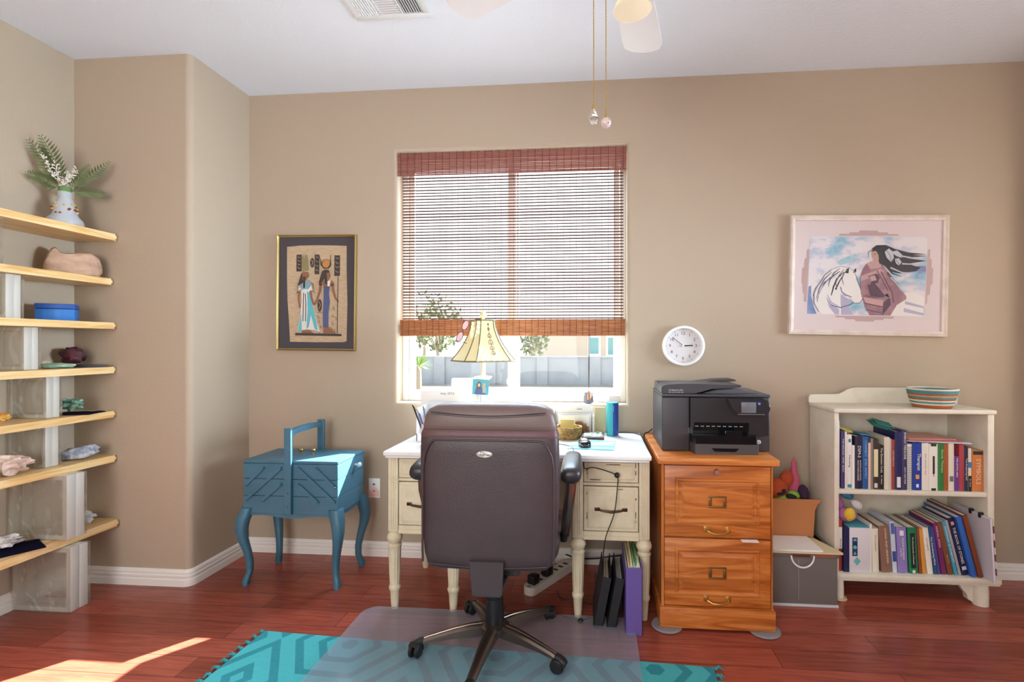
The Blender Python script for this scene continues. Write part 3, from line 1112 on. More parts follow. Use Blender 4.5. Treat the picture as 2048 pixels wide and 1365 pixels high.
def swirl(u, v):
    pr = [(.048, .79), (.06, .82), (.066, .86), (.062, .90), (.05, .95), (.034, 1.0), (.024, 1.03), (.018, 1.05)]
    q = v * (len(pr) - 1)
    i = min(int(q), len(pr) - 2)
    r = pr[i][0] + (pr[i + 1][0] - pr[i][0]) * (q - i)
    z = pr[i][1] + (pr[i + 1][1] - pr[i][1]) * (q - i)
    r *= 1 + .05 * math.cos(16 * u * 2 * PI + v * 9)
    return Vector((LXc + r * math.cos(u * 2 * PI), LYc + r * math.sin(u * 2 * PI), z))


g.grid(swirl, 96, kk, cu=True, caps=True)
g.lathe([(.018, 1.045), (.030, 1.062), (.045, 1.075), (.047, 1.082), (.03, 1.084), (.014, 1.088), (.0135, 1.20)], 28, (LXc, LYc, 0))
g.done('base', mat('white_ceramic', 'f0ece2', .3), lp, smooth=50)
NS = 8
ang0 = -100


def shade_pt(k, v, inset=0):
    """Corner k of the eight-sided bell (four wide faces, four narrow), height fraction v from the bottom."""
    r = (.062 + (.172 - .062) * (1 - v) ** 1.75) - inset
    a = R(ang0 + (k // 2) * 90 + (-11 if k % 2 == 0 else 11))
    return Vector((LXc + r * math.cos(a), LYc + r * math.sin(a) * .95, 1.165 + .215 * v))


g = G()
NV = 14
V = [[g.b.verts.new(shade_pt(k, j / NV)) for k in range(8)] for j in range(NV + 1)]
for j in range(NV):
    for k in range(8):
        g.b.faces.new((V[j][k], V[j][(k + 1) % 8], V[j + 1][(k + 1) % 8], V[j + 1][k]))
sh = g.done('lamp_shade', shade_m, lp, smooth=25)
trimm = mat('olive_braid', '6e6540', .7)
g = G()
for k in range(8):
    g.tube([shade_pt(k, j / NV, -.001) for j in range(NV + 1)], .0030, 6)
for v, r in ((0, .0045), (1, .004)):
    g.tube([shade_pt(k, v, -.001) for k in range(8)], r, 6, closed=True)
g.done('shade_trim', trimm, sh)
# embroidered scroll on the face towards the room
g = G()
A0, A1 = R(ang0 + 11), R(ang0 + 79)


def on_face(s_, v):
    p = shade_pt(1, v) * (1 - s_) + shade_pt(2, v) * s_
    o = Vector((p.x - LXc, p.y - LYc, 0)).normalized() * .0016
    return p + o


for v0, sz in ((.9, .03), (.78, .04), (.62, .07), (.46, .08), (.32, .06), (.2, .05)):
    for q in (-1, 1):
        pts = [on_face(.56 + q * sz * 1.6 * math.sin(t * PI) * (1 - .4 * t), v0 + sz * .7 * math.cos(t * PI * 1.35)) for t in [i / 10 for i in range(11)]]
        g.tube(pts, .0012, 5)
g.tube([on_face(.56, v / 20) for v in range(3, 19)], .0008, 5)
g.done('embroidery', mat('dark_embroidery', '4a2a22', .7), sh)
g = G()
g.cyl((LXc, LYc, 1.2), (LXc, LYc, 1.385), .004, n=8)
g.tube([(LXc - .06, LYc, 1.378), (LXc + .06, LYc, 1.378)], .002, 6)
g.tube([(LXc, LYc - .06, 1.378), (LXc, LYc + .06, 1.378)], .002, 6)
g.done('harp', brass_m, lp)
G().lathe([(.006, 1.383), (.008, 1.39), (.016, 1.396), (.019, 1.407), (.017, 1.418), (.008, 1.428), (.003, 1.434), (0, 1.435)], 24, (LXc, LYc, 0), flute=(1.39, 1.426, .12, 10)).done('finial', mat('cream_finial', 'e6dba8', .4), lp)
G().ball((LXc, LYc, 1.25), (.026, .026, .034), 14, 10).done('bulb', mat('lit_bulb', 'ffe2a8', .5, emit=2), lp)

gl = thing('sunglasses', 'pink tinted glasses hooked on the rim of the lamp shade', 'glasses', (-.69, 2.56, 1.33))
g = G()
lensm = mat('pink_lens', 'b98a8a', .1)
rimm = mat('burgundy_rim', '5e2430', .3)
for (cx, cz) in ((-.672, 1.352), (-.702, 1.292)):
    ax, bx = Vector((.42, 0, .9)).normalized(), Vector((.9, .1, -.42)).normalized()
    pts = [Vector((cx, 2.555, cz)) + ax * .027 * math.cos(t) + bx * .015 * math.sin(t) for t in [i / 16 * 2 * PI for i in range(16)]]
    g.tube(pts, .0017, 6, closed=True)
g.tube([(-.683, 2.555, 1.327), (-.691, 2.553, 1.317)], .0018, 6)
for p in ((-.662, 2.555, 1.378), (-.712, 2.555, 1.267)):
    g.tube([p, (p[0] + .015, 2.57, p[2] - .004), (p[0] + .055, 2.60, p[2] - .012)], .0016, 6)
g.done('rim', rimm, gl)
for (cx, cz) in ((-.672, 1.352), (-.702, 1.292)):
    ax, bx = Vector((.42, 0, .9)).normalized(), Vector((.9, .1, -.42)).normalized()
    g = G()
    P_ = [Vector((cx, 2.555, cz)) + ax * .0262 * math.cos(t) + bx * .0142 * math.sin(t) for t in [i / 16 * 2 * PI for i in range(16)]]
    A = [g.b.verts.new(p) for p in P_]
    B = [g.b.verts.new(p + Vector((0, .0015, 0))) for p in P_]
    g.b.faces.new(A)
    g.b.faces.new(B[::-1])
    for i in range(16):
        g.b.faces.new((A[i], B[i], B[(i + 1) % 16], A[(i + 1) % 16]))
    g.done('lens', lensm, gl)

# small devotional-style card leaning on the lamp stem: plain shapes only
g = G()
M = T(-.591, 2.55, 1.031) @ RY(3) @ RX(-4)
g.box(-.043, .043, 0, .0015, -.04, .04, mi=0, M=M)


def patch(g, pts, mi, y, M):
    g.prism(pts, y - .0003, y, 'xz', mi, M)


patch(g, [(-.03, -.038), (.03, -.038), (.02, -.008), (-.005, .004), (-.022, -.006)], 1, -.0003, M)
patch(g, [(-.02, -.01), (-.022, .012), (-.012, .028), (.0, .024), (.004, .006), (-.004, -.01)], 2, -.0006, M)
patch(g, [(-.014, .0), (-.015, .014), (-.008, .02), (-.002, .014), (-.003, .002)], 3, -.0009, M)
patch(g, [(.012, -.03), (.01, .0), (.018, .008), (.028, .002), (.03, -.03)], 4, -.0006, M)
patch(g, [(.013, .006), (.013, .018), (.022, .022), (.026, .014), (.022, .006)], 3, -.0009, M)
tag(g.done('picture_card', [mat('card_teal', '3f9fae', .4), mat('card_blue', '3d4f86', .4), mat('card_brown', '5a3d30', .4), mat('card_skin', 'd9ae90', .4), mat('card_sage', '9aa98c', .4)], smooth=0),
    'small teal picture card propped against the lamp stem', 'card')

# ------------------------------------------------------------------ things on the desk
sp = thing('bluetooth_speaker', 'tall teal and blue cylinder speaker standing on the desk', 'speaker', (.094, 2.72, .76))
sp['label'] = 'tall teal and blue cylindrical speaker standing on the white desk'
G().lathe([(.029, 0), (.0325, .004), (.0325, .175), (.029, .179), (0, .179)], 32, (.094, 2.72, .7605)).done('body', mat('teal_mesh', '3fb6c0', .6, bump=(300, .3)), sp)
g = G()
k = 14
ps = [(.094 + .0331 * math.cos(a), 2.72 + .0331 * math.sin(a)) for a in [R(-88 + 108 * i / k) for i in range(k + 1)]]
pi_ = [(.094 + .0318 * math.cos(a), 2.72 + .0318 * math.sin(a)) for a in [R(-88 + 108 * i / k) for i in range(k + 1)]]
g.prism(ps + pi_[::-1], .764, .936, 'xy')
st = g.done('blue_strip', mat('royal_blue_rubber', '2c4f9e', .4), sp, smooth=40)
G().box(.0965, .1005, 2.6855, 2.688, .892, .925, .001).done('button', mat('pale_blue_button', '5f93cf', .4), st)


def woven(name, label, cx, cy, z, r0, r1, h, cols, rows, wave=True, th=.006):
    g = G()
    for i in range(rows):
        t_ = i / (rows - 1)
        r = r0 + (r1 - r0) * t_ ** .8
        zz = z + h * (i + .5) / rows
        n = 64
        pts = []
        for q in range(n):
            a = q / n * 2 * PI
            dr = (.0018 * math.sin(a * 16 + (i % 2) * PI)) if wave else 0
            pts.append((cx + (r + dr) * math.cos(a), cy + (r + dr) * math.sin(a), zz))
        g.tube(pts, h / rows * .56, 6, mi=cols[i % len(cols)][0] if isinstance(cols[0], tuple) else cols[i], closed=True)
    g.lathe([(0, z + .002), (r0, z + .002), (r0, z + .007), (0, z + .007)], 32, (cx, cy, 0), mi=0, caps=False)
    return g


straw_m = mat('golden_straw', 'c4a160', .7, mix=('8f6c3a', 60, (1, 1, 1), .42, .58))
tag(woven('b', '', -.145, 2.625, .7602, .066, .074, .062, [0] * 8, 8).done('desk_basket', [straw_m]), 'small woven straw basket holding yellow notes on the desk', 'basket')
g = G()
g.box(-.036, .036, 0, .012, 0, .088, .001, M=T(-.147, 2.625, .7685) @ RZ(-4) @ RX(-3))
tag(g.done('note_block', mat('yellow_paper', 'ddd08a', .8)), 'yellow sticky note block standing in the straw basket', 'note pad')
ln = thing('letter_organizer', 'white letter rack with papers at the back of the desk', 'organizer', (-.12, 2.76, .76))
g = G()
g.box(-.225, -.01, 2.70, 2.785, .7605, .768, .002)
g.box(-.228, -.222, 2.70, 2.785, .7605, .905, .002)
g.box(-.222, -.01, 2.778, 2.785, .768, .905, .002)
g.box(-.013, -.007, 2.70, 2.785, .768, .865, .002)
g.done('rack', white_m, ln)
g = G()
for k, (x0, x1, y, z1, dx) in enumerate([(-.215, -.022, 2.768, .918, 0), (-.205, -.02, 2.752, .872, 0), (-.2, -.03, 2.736, .862, 0)]):
    g.box(x0, x1, y, y + .006, .7685, z1, .0005)
pp = g.done('letters', paper_m, ln, smooth=0)
G().text('Linen', .013, T(-.085, 2.7674, .895) @ FACE).done('print', mat('ink_black', '2a2a2e', .6), pp, smooth=0)
bp_ = thing('wooden_card_box', 'brown stepped card box behind the straw basket', 'box', (-.07, 2.71, .76))
g = G()
for x0, x1, z1 in ((-.106, -.068, .835), (-.067, -.048, .822), (-.047, -.034, .806)):
    g.box(x0, x1, 2.703, 2.730, .7685, z1, .001)
g.done('dividers', mat('brown_card', '8f6b45', .8, mix=('7a5836', 30, (1, 1, 1), .4, .6)), bp_, smooth=0)
tag(G().box(-.002, .056, 2.772, 2.784, .7605, .905, .002).done('kraft_envelope', mat('kraft_beige', 'cdb78c', .8)), 'beige envelope standing behind the blue speaker', 'envelope')
ty = thing('patterned_tray', 'small brown tray with a mosaic top on the desk', 'tray', (-.01, 2.65, .76))
G().box(-.068, .046, 2.575, 2.735, .7605, .776, .003).done('body', mat('tray_brown', '6b4a3a', .5), ty)
mz = mat('mosaic_top', '4b6a66', .5, mix=('d8d4c6', 60, (1, 1, 1), .48, .52))
G().box(-.058, .036, 2.587, 2.723, .7762, .7785).done('mosaic', mz, ty, smooth=0)
mpm = mat('beach_print', '4fb4c4', .4, mix=('d9ece8', 7, (.7, 4, 1), .45, .6))
tag(G().prism([(-.131, 2.348), (.087, 2.324), (.103, 2.555), (-.08, 2.58)], .7602, .763, 'xy').done('mouse_pad', mpm, smooth=0), 'glossy mouse pad with a blue beach print on the desk', 'mouse pad')
stp = thing('computer_mouse', 'black and silver computer mouse on the beach print pad', 'mouse', (-.05, 2.41, .763))
g = G()
g.ball((-.05, 2.41, .772), (.03, .05, .022), 18, 12, pw=.75, M=RZ(8))
for v in g.b.verts:
    v.co.z = max(v.co.z, .7635)
g.done('body', blackg_m, stp)
g = G().ball((-.052, 2.425, .7775), (.022, .034, .02), 16, 10, pw=.8, M=RZ(8))
g.done('palm_cover', mat('grey_silver', 'b9bcc2', .3, .5), stp)
G().text('logitech', .011, T(-.05, 2.363, .776) @ RX(62)).done('lettering', white_m, stp, smooth=0)

# papers and pens at the window side
def sheets(name, label, x0, x1, y0, y1, z0, n, rz, tilt=0, m=None, dz=.0016, cat='papers', seed=1):
    rnd = random.Random(seed)
    g = G()
    for k in range(n):
        M = T((x0 + x1) / 2 + rnd.uniform(-.006, .006), (y0 + y1) / 2 + rnd.uniform(-.006, .006), z0 + k * dz) @ RZ(rz + rnd.uniform(-4, 4)) @ RX(tilt)
        g.box(-(x1 - x0) / 2, (x1 - x0) / 2, -(y1 - y0) / 2, (y1 - y0) / 2, 0, dz * .85, M=M)
    return tag(g.done(name, m or paper_m, smooth=0), label, cat)


wb = thing('paper_carton', 'white carton with files standing on the desk left of the lamp', 'carton', (-.82, 2.72, .76))
wb['label'] = 'white paper carton standing on the desk beside the lamp'
G().box(-.95, -.69, 2.66, 2.79, .7605, 1.0, .004).done('body', paper_m, wb)
g = G()
g.text('may 2016', .02, T(-.8, 2.6594, .985) @ FACE)
g.done('handwriting', mat('ink_grey', '8a8a92', .6), wb, smooth=0)
tag(G().cyl((-.79, 2.73, 1.032), (-.66, 2.73, 1.036), .031, n=20).done('paper_roll', paper_m), 'thick white paper roll lying on top of the white carton', 'paper roll')
lt = thing('letter_tray', 'grey letter tray on the desk before the white carton', 'tray', (-.80, 2.56, .76))
g = G()
g.box(-.90, -.70, 2.46, 2.64, .7605, .764)
g.box(-.90, -.70, 2.46, 2.464, .764, .80)
g.box(-.90, -.896, 2.46, 2.64, .764, .93)
g.box(-.704, -.70, 2.46, 2.64, .764, .93)
g.box(-.90, -.70, 2.636, 2.64, .764, .945)
g.done('tray', mat('pale_grey_plastic', 'cdd0d4', .4), lt, smooth=0)
pc = thing('pen_cup', 'pen cup with pens and scissors behind the office chair back', 'pen cup', (-.905, 2.50, .76))
pc.location = (-.815, 2.40, .76)
G().lathe([(.034, 0), (.036, .004), (.036, .1), (.032, .1), (.031, .006), (0, .006)], 20, (-.815, 2.40, .7605)).done('cup', mat('pink_cup', 'dcc3c8', .5), pc)
for k, (dx, dy, h, m) in enumerate([(-.02, .0, .185, blackg_m), (-.012, .012, .165, steel_m), (.012, .0, .18, mat('grey_pen', '6b6f78', .4)), (.004, -.012, .15, mat('blue_pen', '46589a', .4)), (-.004, .016, .14, mat('orange_pen', 'd09a70', .4))]):
    tag(G().tube([(-.815 + dx * .5, 2.40 + dy * .5, .768), (-.86 + dx * 1.6, 2.40 + dy * 1.6, .768 + h - .01), (-.865 + dx * 1.7, 2.40 + dy * 1.7, .768 + h)], [.0045, .0045, .002], 8).done('pen', m),
        ['black pen leaning in the pink pen cup', 'steel pen leaning in the pink pen cup', 'grey pen leaning in the pink pen cup', 'blue pen standing in the pink pen cup', 'orange pencil standing in the pink pen cup'][k], 'pen', 'pens in the cup')
# on the sill
jar = thing('sill_bottle', 'dark grey tapered bottle standing on the window sill', 'bottle', (-.032, 2.905, .912))
G().lathe([(.026, 0), (.029, .004), (.0295, .03), (.024, .062), (.018, .066), (0, .066)], 6, (-.036, 2.912, .9125)).done('body', mat('dark_slate_glaze', '4a4b58', .5), jar, smooth=0)
tag(G().box(.052, .085, 2.915, 2.94, .9125, .955, .004).done('plug_adapter', white_m), 'small white adapter on the sill above the speaker', 'adapter')
g = G()
for k in range(2):
    g.tube([(.004 + .014 * math.cos(a) + .006 * k, 2.905 + .004 * k, .942 + .028 * math.sin(a)) for a in [i / 18 * 2 * PI for i in range(18)]], .0022, 6, closed=True)
tag(g.done('white_cord_loop', white_m), 'white cord coil beside the dark bottle on the sill', 'cord')
sc = G()
sc.prism([(-.475, .914), (-.40, .914), (-.405, .955), (-.435, .99), (-.468, .972)], 2.895, 2.905)
tag(sc.done('folded_note', paper_m, smooth=0), 'white folded paper standing on the sill by the sash latch', 'paper')

# ------------------------------------------------------------------ office chair
ch = thing('office_chair', 'brown leather office chair on casters with its back to the room', 'chair', (-.405, 2.0, 0))
CX_ = -.396


def interp(tab, v):
    for (a, *p), (b, *q) in zip(tab, tab[1:]):
        if v <= b:
            t_ = (v - a) / (b - a)
            return [x + (y - x) * t_ for x, y in zip(p, q)]
    return list(tab[-1][1:])


def slab_ring(w, t, yc, z, n, xc, pw=.45):
    out = []
    for i in range(n):
        a = i / n * 2 * PI
        c, s_ = math.cos(a), math.sin(a)
        out.append(Vector((xc + w * math.copysign(abs(c) ** pw, c), yc + t * math.copysign(abs(s_) ** pw, s_), z)))
    return out


def shell(tab, n=48, xc=CX_, pw=.45):
    g = G()
    rings = [slab_ring(w, t, yc, z, n, xc, pw) for z, w, t, yc in tab]
    k = len(rings)
    g.grid(lambda u, v: rings[min(int(round(v * (k - 1))), k - 1)][int(round(u * n)) % n], n, k, cu=True, caps=True)
    return g


# z, half width, half thickness, centre y
main = [(.408, .16, .016, 1.858), (.414, .215, .030, 1.858), (.43, .236, .040, 1.86), (.47, .247, .046, 1.862), (.56, .256, .05, 1.866), (.66, .262, .052, 1.868),
        (.76, .264, .052, 1.868), (.85, .263, .051, 1.866), (.90, .261, .049, 1.864), (.918, .256, .044, 1.864), (.927, .247, .034, 1.864)]
back = shell(main).done('backrest', leather_m, ch, smooth=60)
head = [(.921, .246, .036, 1.872), (.927, .256, .046, 1.872), (.95, .254, .052, 1.874), (.985, .246, .055, 1.878), (1.005, .235, .052, 1.88), (1.02, .205, .042, 1.882), (1.028, .16, .026, 1.884), (1.031, .10, .012, 1.885)]
shell(head).done('headrest', leather_lit_m, ch, smooth=60)
g = G()
strip = [(.905, .2625, .052, 1.868), (.912, .262, .0535, 1.868), (.922, .259, .052, 1.868), (.932, .2555, .049, 1.87)]
shell(strip).done('maroon_band', leather3_m, ch, smooth=60)


def back_y(z, tab=main):
    w, t, yc = interp(tab, z)
    return yc - t


g = G()
pts = []
for i in range(29):
    t_ = i / 28
    x = -.238 + .476 * t_
    z = .897 - .055 * max(0, (abs(t_ - .5) - .41) / .09) ** 2
    pts.append((CX_ + x, back_y(min(z, .9)) - .002 + .004 * max(0, (abs(t_ - .5) - .42) / .08), z))
low = [(CX_ + .242 - .006 * 0, back_y(z) + .002, z) for z in (.80, .70, .60, .52, .47)]
pts2 = [(CX_ - .246 + .0 * q, back_y(z) + .004, z) for q, z in enumerate((.44, .5, .6, .7, .79))]
right = [(2 * CX_ - x, y, z) for x, y, z in pts2[::-1]]
g.tube(pts2 + pts + right, .0042, 8)
g.tube([(CX_ - .215 + .43 * i / 24, interp(head, .99)[2] - interp(head, .99)[1] - .0012, 1.0 - .014 * math.sin(i / 24 * PI)) for i in range(25)], .0022, 6)
g.tube([(CX_ - .215 + .43 * i / 24, interp(head, .985)[2] - interp(head, .985)[1] - .0012, .994 - .014 * math.sin(i / 24 * PI)) for i in range(25)], .0018, 6)
g.tube([(CX_ - .22 + .44 * i / 24, back_y(.43) - .001, .436 - .012 * math.sin(i / 24 * PI)) for i in range(25)], .003, 6)
g.done('piping', leather_m, back, smooth=60)
bd = G()
by = back_y(.846) - .0015
bd.lathe([(.0, 0), (.030, 0), (.030, .003), (.027, .0045), (0, .0045)], 32, M=T(-.406, by + .002, .846) @ RX(90) @ Matrix.Diagonal((1, .42, 1, 1)))
badge = bd.done('badge', mat('silver_badge', 'cfccc8', .35, .6), back, smooth=40)
g = G().text('Serta', .0165, T(-.406, by - .0028, .846) @ FACE)
g.tube([(-.425 + .012 * (1 - math.cos(a)) - .004, by - .003, .846 + .009 * math.sin(a)) for a in [R(70 + 220 * i / 12) for i in range(13)]], .0007, 5)
g.done('badge_lettering', mat('ink_black', '2a2a2e', .6), badge, smooth=0)
seat = [(.385, .20, .19, 2.10), (.392, .235, .222, 2.10), (.41, .25, .238, 2.10), (.45, .256, .245, 2.10), (.48, .25, .24, 2.10), (.498, .225, .215, 2.10), (.505, .15, .15, 2.10)]
shell(seat, pw=.5).done('seat', leather_m, ch, smooth=60)
g = G()
g.prism([(CX_ - .063, .455), (CX_ + .063, .455), (CX_ + .058, .335), (CX_ - .052, .332)], 1.798, 1.815)
g.box(CX_ - .05, CX_ + .055, 1.80, 2.06, .325, .345, .004)
g.box(CX_ - .1, CX_ + .1, 1.93, 2.12, .345, .388, .006)
g.done('back_bracket', mat('dark_bracket', '3e3538', .4), ch, smooth=20)
BX, BYc = -.405, 2.0
g = G()
g.lathe([(.031, .225), (.033, .235), (.033, .33)], 24, (BX, BYc, 0))
g.lathe([(.036, .125), (.038, .14), (.034, .228)], 24, (BX, BYc, 0))
g.done('gas_lift_cover', black_m, ch, smooth=50)
g = G()
g.lathe([(.0, .085), (.05, .085), (.058, .095), (.058, .118), (.045, .128), (0, .128)], 30, (BX, BYc, 0))
g.done('base_hub', gun_m, ch, smooth=50)
for k, deg in enumerate((264, 336, 48, 120, 192)):
    d = Vector((math.cos(R(deg)), math.sin(R(deg)), 0))
    w = Vector((-d.y, d.x, 0))
    o = Vector((BX, BYc, 0))
    g = G()
    prof = [(.045, .126, .085, .026), (.10, .122, .082, .024), (.16, .112, .080, .021), (.22, .098, .074, .018), (.265, .087, .068, .017), (.285, .080, .066, .016)]
    rings = []
    for r, zt, zb, hw in prof:
        rings.append([o + d * r + w * a * hw + Vector((0, 0, z)) for a, z in ((-1, zb), (-1, zt - .008), (-.62, zt), (-.2, zt - .001), (-.12, zt - .004), (.12, zt - .004), (.2, zt - .001), (.62, zt), (1, zt - .008), (1, zb))])
    n_ = len(rings)
    g.grid(lambda u, v: rings[min(int(round(v * (n_ - 1))), n_ - 1)][int(round(u * 10)) % 10], 10, n_, cu=True, caps=True)
    leg = g.done('base_arm', gun_m, ch, smooth=35)
    g = G()
    prof2 = [(.283, .0815, .064, .0165), (.30, .078, .060, .0175), (.318, .070, .056, .016), (.328, .062, .056, .010)]
    rings2 = [[o + d * r + w * a * hw + Vector((0, 0, z)) for a, z in ((-1, zb), (-1, zt - .006), (-.6, zt), (.6, zt), (1, zt - .006), (1, zb))] for r, zt, zb, hw in prof2]
    g.grid(lambda u, v: rings2[min(int(round(v * 3)), 3)][int(round(u * 6)) % 6], 6, 4, cu=True, caps=True)
    g.done('end_cap', black_m, leg, smooth=35)
    sw = R((200, 75, 20, 150, 170)[k])
    ax = Vector((math.cos(sw), math.sin(sw), 0))
    tr = Vector((-ax.y, ax.x, 0))
    c = o + d * .306 + tr * .016 + Vector((0, 0, .0425))
    g = G()
    for s in (-1, 1):
        q = ax.to_track_quat('Z', 'Y').to_matrix().to_4x4()
        g.lathe([(.0, -.008), (.022, -.008), (.0265, -.004), (.0265, .004), (.022, .008), (0, .008)], 26, M=Matrix.Translation(c + ax * s * .013) @ q)
    wheel = g.done('caster', black_m, leg, smooth=40)
    g = G()
    q = ax.to_track_quat('Z', 'Y').to_matrix().to_4x4()
    g.grid(lambda u, v: c + ax * (v - .5) * .042 + tr * -(.0295 * math.cos(R(-20 + 150 * u))) + Vector((0, 0, .0295 * math.sin(R(-20 + 150 * u)))), 14, 3)
    r_ = bmesh.ops.extrude_face_region(g.b, geom=list(g.b.faces))
    for v_ in [x for x in r_['geom'] if isinstance(x, bmesh.types.BMVert)]:
        rel = v_.co - c
        rel -= ax * rel.dot(ax)
        v_.co -= rel.normalized() * .002
    g.cyl(o + d * .306 + Vector((0, 0, .052)), o + d * .306 + Vector((0, 0, .068)), .006, n=10)
    g.done('caster_hood', black_m, wheel, smooth=40)
for s in (-1, 1):
    xa = CX_ + s * .302
    arm = G()
    pads = [(1.915, .018, .010, .745), (1.922, .034, .024, .743), (1.945, .041, .034, .742), (2.0, .043, .037, .746), (2.08, .042, .036, .754), (2.15, .037, .031, .762), (2.19, .026, .02, .763), (2.20, .010, .008, .762)]
    rings = []
    for y, w_, h_, z in pads:
        ring = slab_ring(w_, h_, 0, 0, 20, 0, .8)
        rings.append([Vector((xa + p.x, y, z + p.y)) for p in ring])
    n_ = len(rings)
    arm.grid(lambda u, v: rings[min(int(round(v * (n_ - 1))), n_ - 1)][int(round(u * 20)) % 20], 20, n_, cu=True, caps=True)
    a_ = arm.done('armrest', mat('black_leather', '2b282b', .35, bump=(220, .1)), ch, smooth=60)
    g = G()
    path = [(xa, 1.99, .715), (xa - s * .004, 1.985, .66), (xa - s * .018, 2.0, .56), (xa - s * .03, 2.06, .47), (xa - s * .036, 2.12, .425), (xa - s * .05, 2.2, .415)]
    g.tube(path, [.015, .015, .0135, .0125, .0125, .0125], 10, sy=1.5)
    pth2 = [(xa, 2.15, .735), (xa - s * .006, 2.185, .66), (xa - s * .02, 2.2, .54), (xa - s * .04, 2.23, .43)]
    g.tube(pth2, .013, 10, sy=1.4)
    g.done('arm_support', gun_m, ch, smooth=50)
    g = G().tube([(xa - s * .030, 2.057, .482), (xa - s * .037, 2.075, .44)], .017, 12)
    g.done('bracket_cap', black_m, ch)

# ------------------------------------------------------------------ rug, chair mat
rg = thing('area_rug', 'teal patterned rug with tasselled ends under the chair mat', 'rug', (-.53, 1.32, 0), rot=(0, 0, R(-2.6)))
Mr = T(-.53, 1.32, 0) @ RZ(-2.6)
G().box(-.93, .955, -.62, .695, .0005, .009, .003, M=Mr).done('rug_field', rug_mat(), rg, smooth=0)
tas_m = mat('teal_yarn', '2f9aa2', .9)
rnd = random.Random(9)
for s, x in ((-1, -.93), (1, .955)):
    for k in range(33):
        y = -.60 + k * .0402
        g = G()
        dx, dy = s * rnd.uniform(.02, .032), rnd.uniform(-.012, .012)
        g.ball((x + s * .006, y, .008), (.007, .007, .006), 8, 6)
        for q in range(6):
            ex, ey = dx + rnd.uniform(-.006, .01) * 1, dy + rnd.uniform(-.014, .014)
            g.tube([(x + s * .004, y, .009), (x + ex * .5 + s * .004, y + ey * .5, .009 + rnd.uniform(0, .006)), (x + ex, y + ey, .003)], [.002, .002, .0012], 5)
        g.done('tassel', tas_m, rg, M=Mr, smooth=50)


def rounded_rect(x0, x1, y0, y1, r, n=10):
    out = []
    for cx, cy, a0 in ((x1 - r, y1 - r, 0), (x0 + r, y1 - r, 90), (x0 + r, y0 + r, 180), (x1 - r, y0 + r, 270)):
        for i in range(n + 1):
            a = R(a0 + 90 * i / n)
            out.append((cx + r * math.cos(a), cy + r * math.sin(a)))
    return out


g = G()
g.prism(rounded_rect(-1.075, .175, .75, 2.282, .07), .0125, .0155, 'xy')
tag(g.done('chair_mat', mat_m, smooth=0), 'clear vinyl chair mat lying over the teal rug', 'chair mat')

# ------------------------------------------------------------------ under the desk


def binder(x0, w, y0, d, h, lean, cover, label, fill):
    t = thing('ring_binder', label, 'binder', (x0, y0, 0), 'binders under the desk')
    M = T(x0, y0, .0006) @ RY(lean)
    g = G()
    g.box(0, w, 0, .004, 0, h, .0012, M=M)
    g.box(0, .0035, 0, d, 0, h, .0012, M=M)
    g.box(w - .0035, w, 0, d, 0, h, .0012, M=M)
    g.done('cover', cover, t, smooth=20)
    rnd = random.Random(int(x0 * 1000) + 7)
    g = G()
    n = 8
    for k in range(n):
        a = .005 + (w - .01) * k / n
        g.box(a, a + (w - .01) / n * rnd.uniform(.45, .85), .012 + rnd.uniform(0, .01), d - .01, .008, h - rnd.uniform(.0, .02) + fill, mi=rnd.choice([0, 0, 1]), M=M)
    g.done('pages', [paper_m, mat('manila', 'e0d2a8', .8)], t, smooth=0)
    return t, M


cov_b = mat('black_binder_cloth', '1d1b20', .6)
cov_p = mat('purple_binder', '6a549c', .45)
t, M = binder(-.011, .042, 2.205, .27, .235, 10.5, cov_b, 'black ring binder leaning under the desk, the one further from the purple binder', -.012)
t, M = binder(.048, .04, 2.20, .27, .235, 10.5, cov_b, 'black ring binder leaning directly against the purple binder', -.012)
t, M = binder(.130, .072, 2.166, .28, .291, 0, cov_p, 'purple ring binder standing upright by the desk leg', .012)
g = G()
g.box(.045, .052, .03, .265, .01, .312, M=M)
g.done('green_divider', mat('green_card', '4d9a52', .7), t, smooth=0)
g = G()
g.box(.024, .028, .03, .27, .01, .318, M=M)
g.done('yellow_divider', mat('yellow_card', 'e2d48c', .7), t, smooth=0)

ps_ = thing('power_strip', 'white power strip with black plugs on the floor under the desk', 'power strip', (-.23, 2.65, 0))
a_s = math.degrees(math.atan2(.33, .2))
Ms = T(-.235, 2.64, .0005) @ RZ(a_s)
G().prism(rounded_rect(-.2, .2, -.034, .034, .03, 6), 0, .04, 'xy', M=Ms).done('body', mat('warm_white_plastic', 'd8d2c8', .4), ps_, smooth=40)
g = G()
for k in range(6):
    g.box(-.10 + k * .046, -.082 + k * .046, -.014, .014, .0401, .0408, M=Ms)
g.done('socket', black_m, ps_, smooth=0)
for k, x in enumerate((-.145, -.03)):
    g = G().box(x - .024, x + .024, -.024, .024, .0408, .085, .006, M=Ms)
    g.done('plug', black_m, ps_)
g = G()
for k, w in enumerate((.02, .014, .018)):
    g.box(-.188 + k * .006, -.185 + k * .006, -w / 2, w / 2, .0402, .0406, M=Ms)
g.done('label', mat('ink_black', '2a2a2e', .6), ps_, smooth=0)


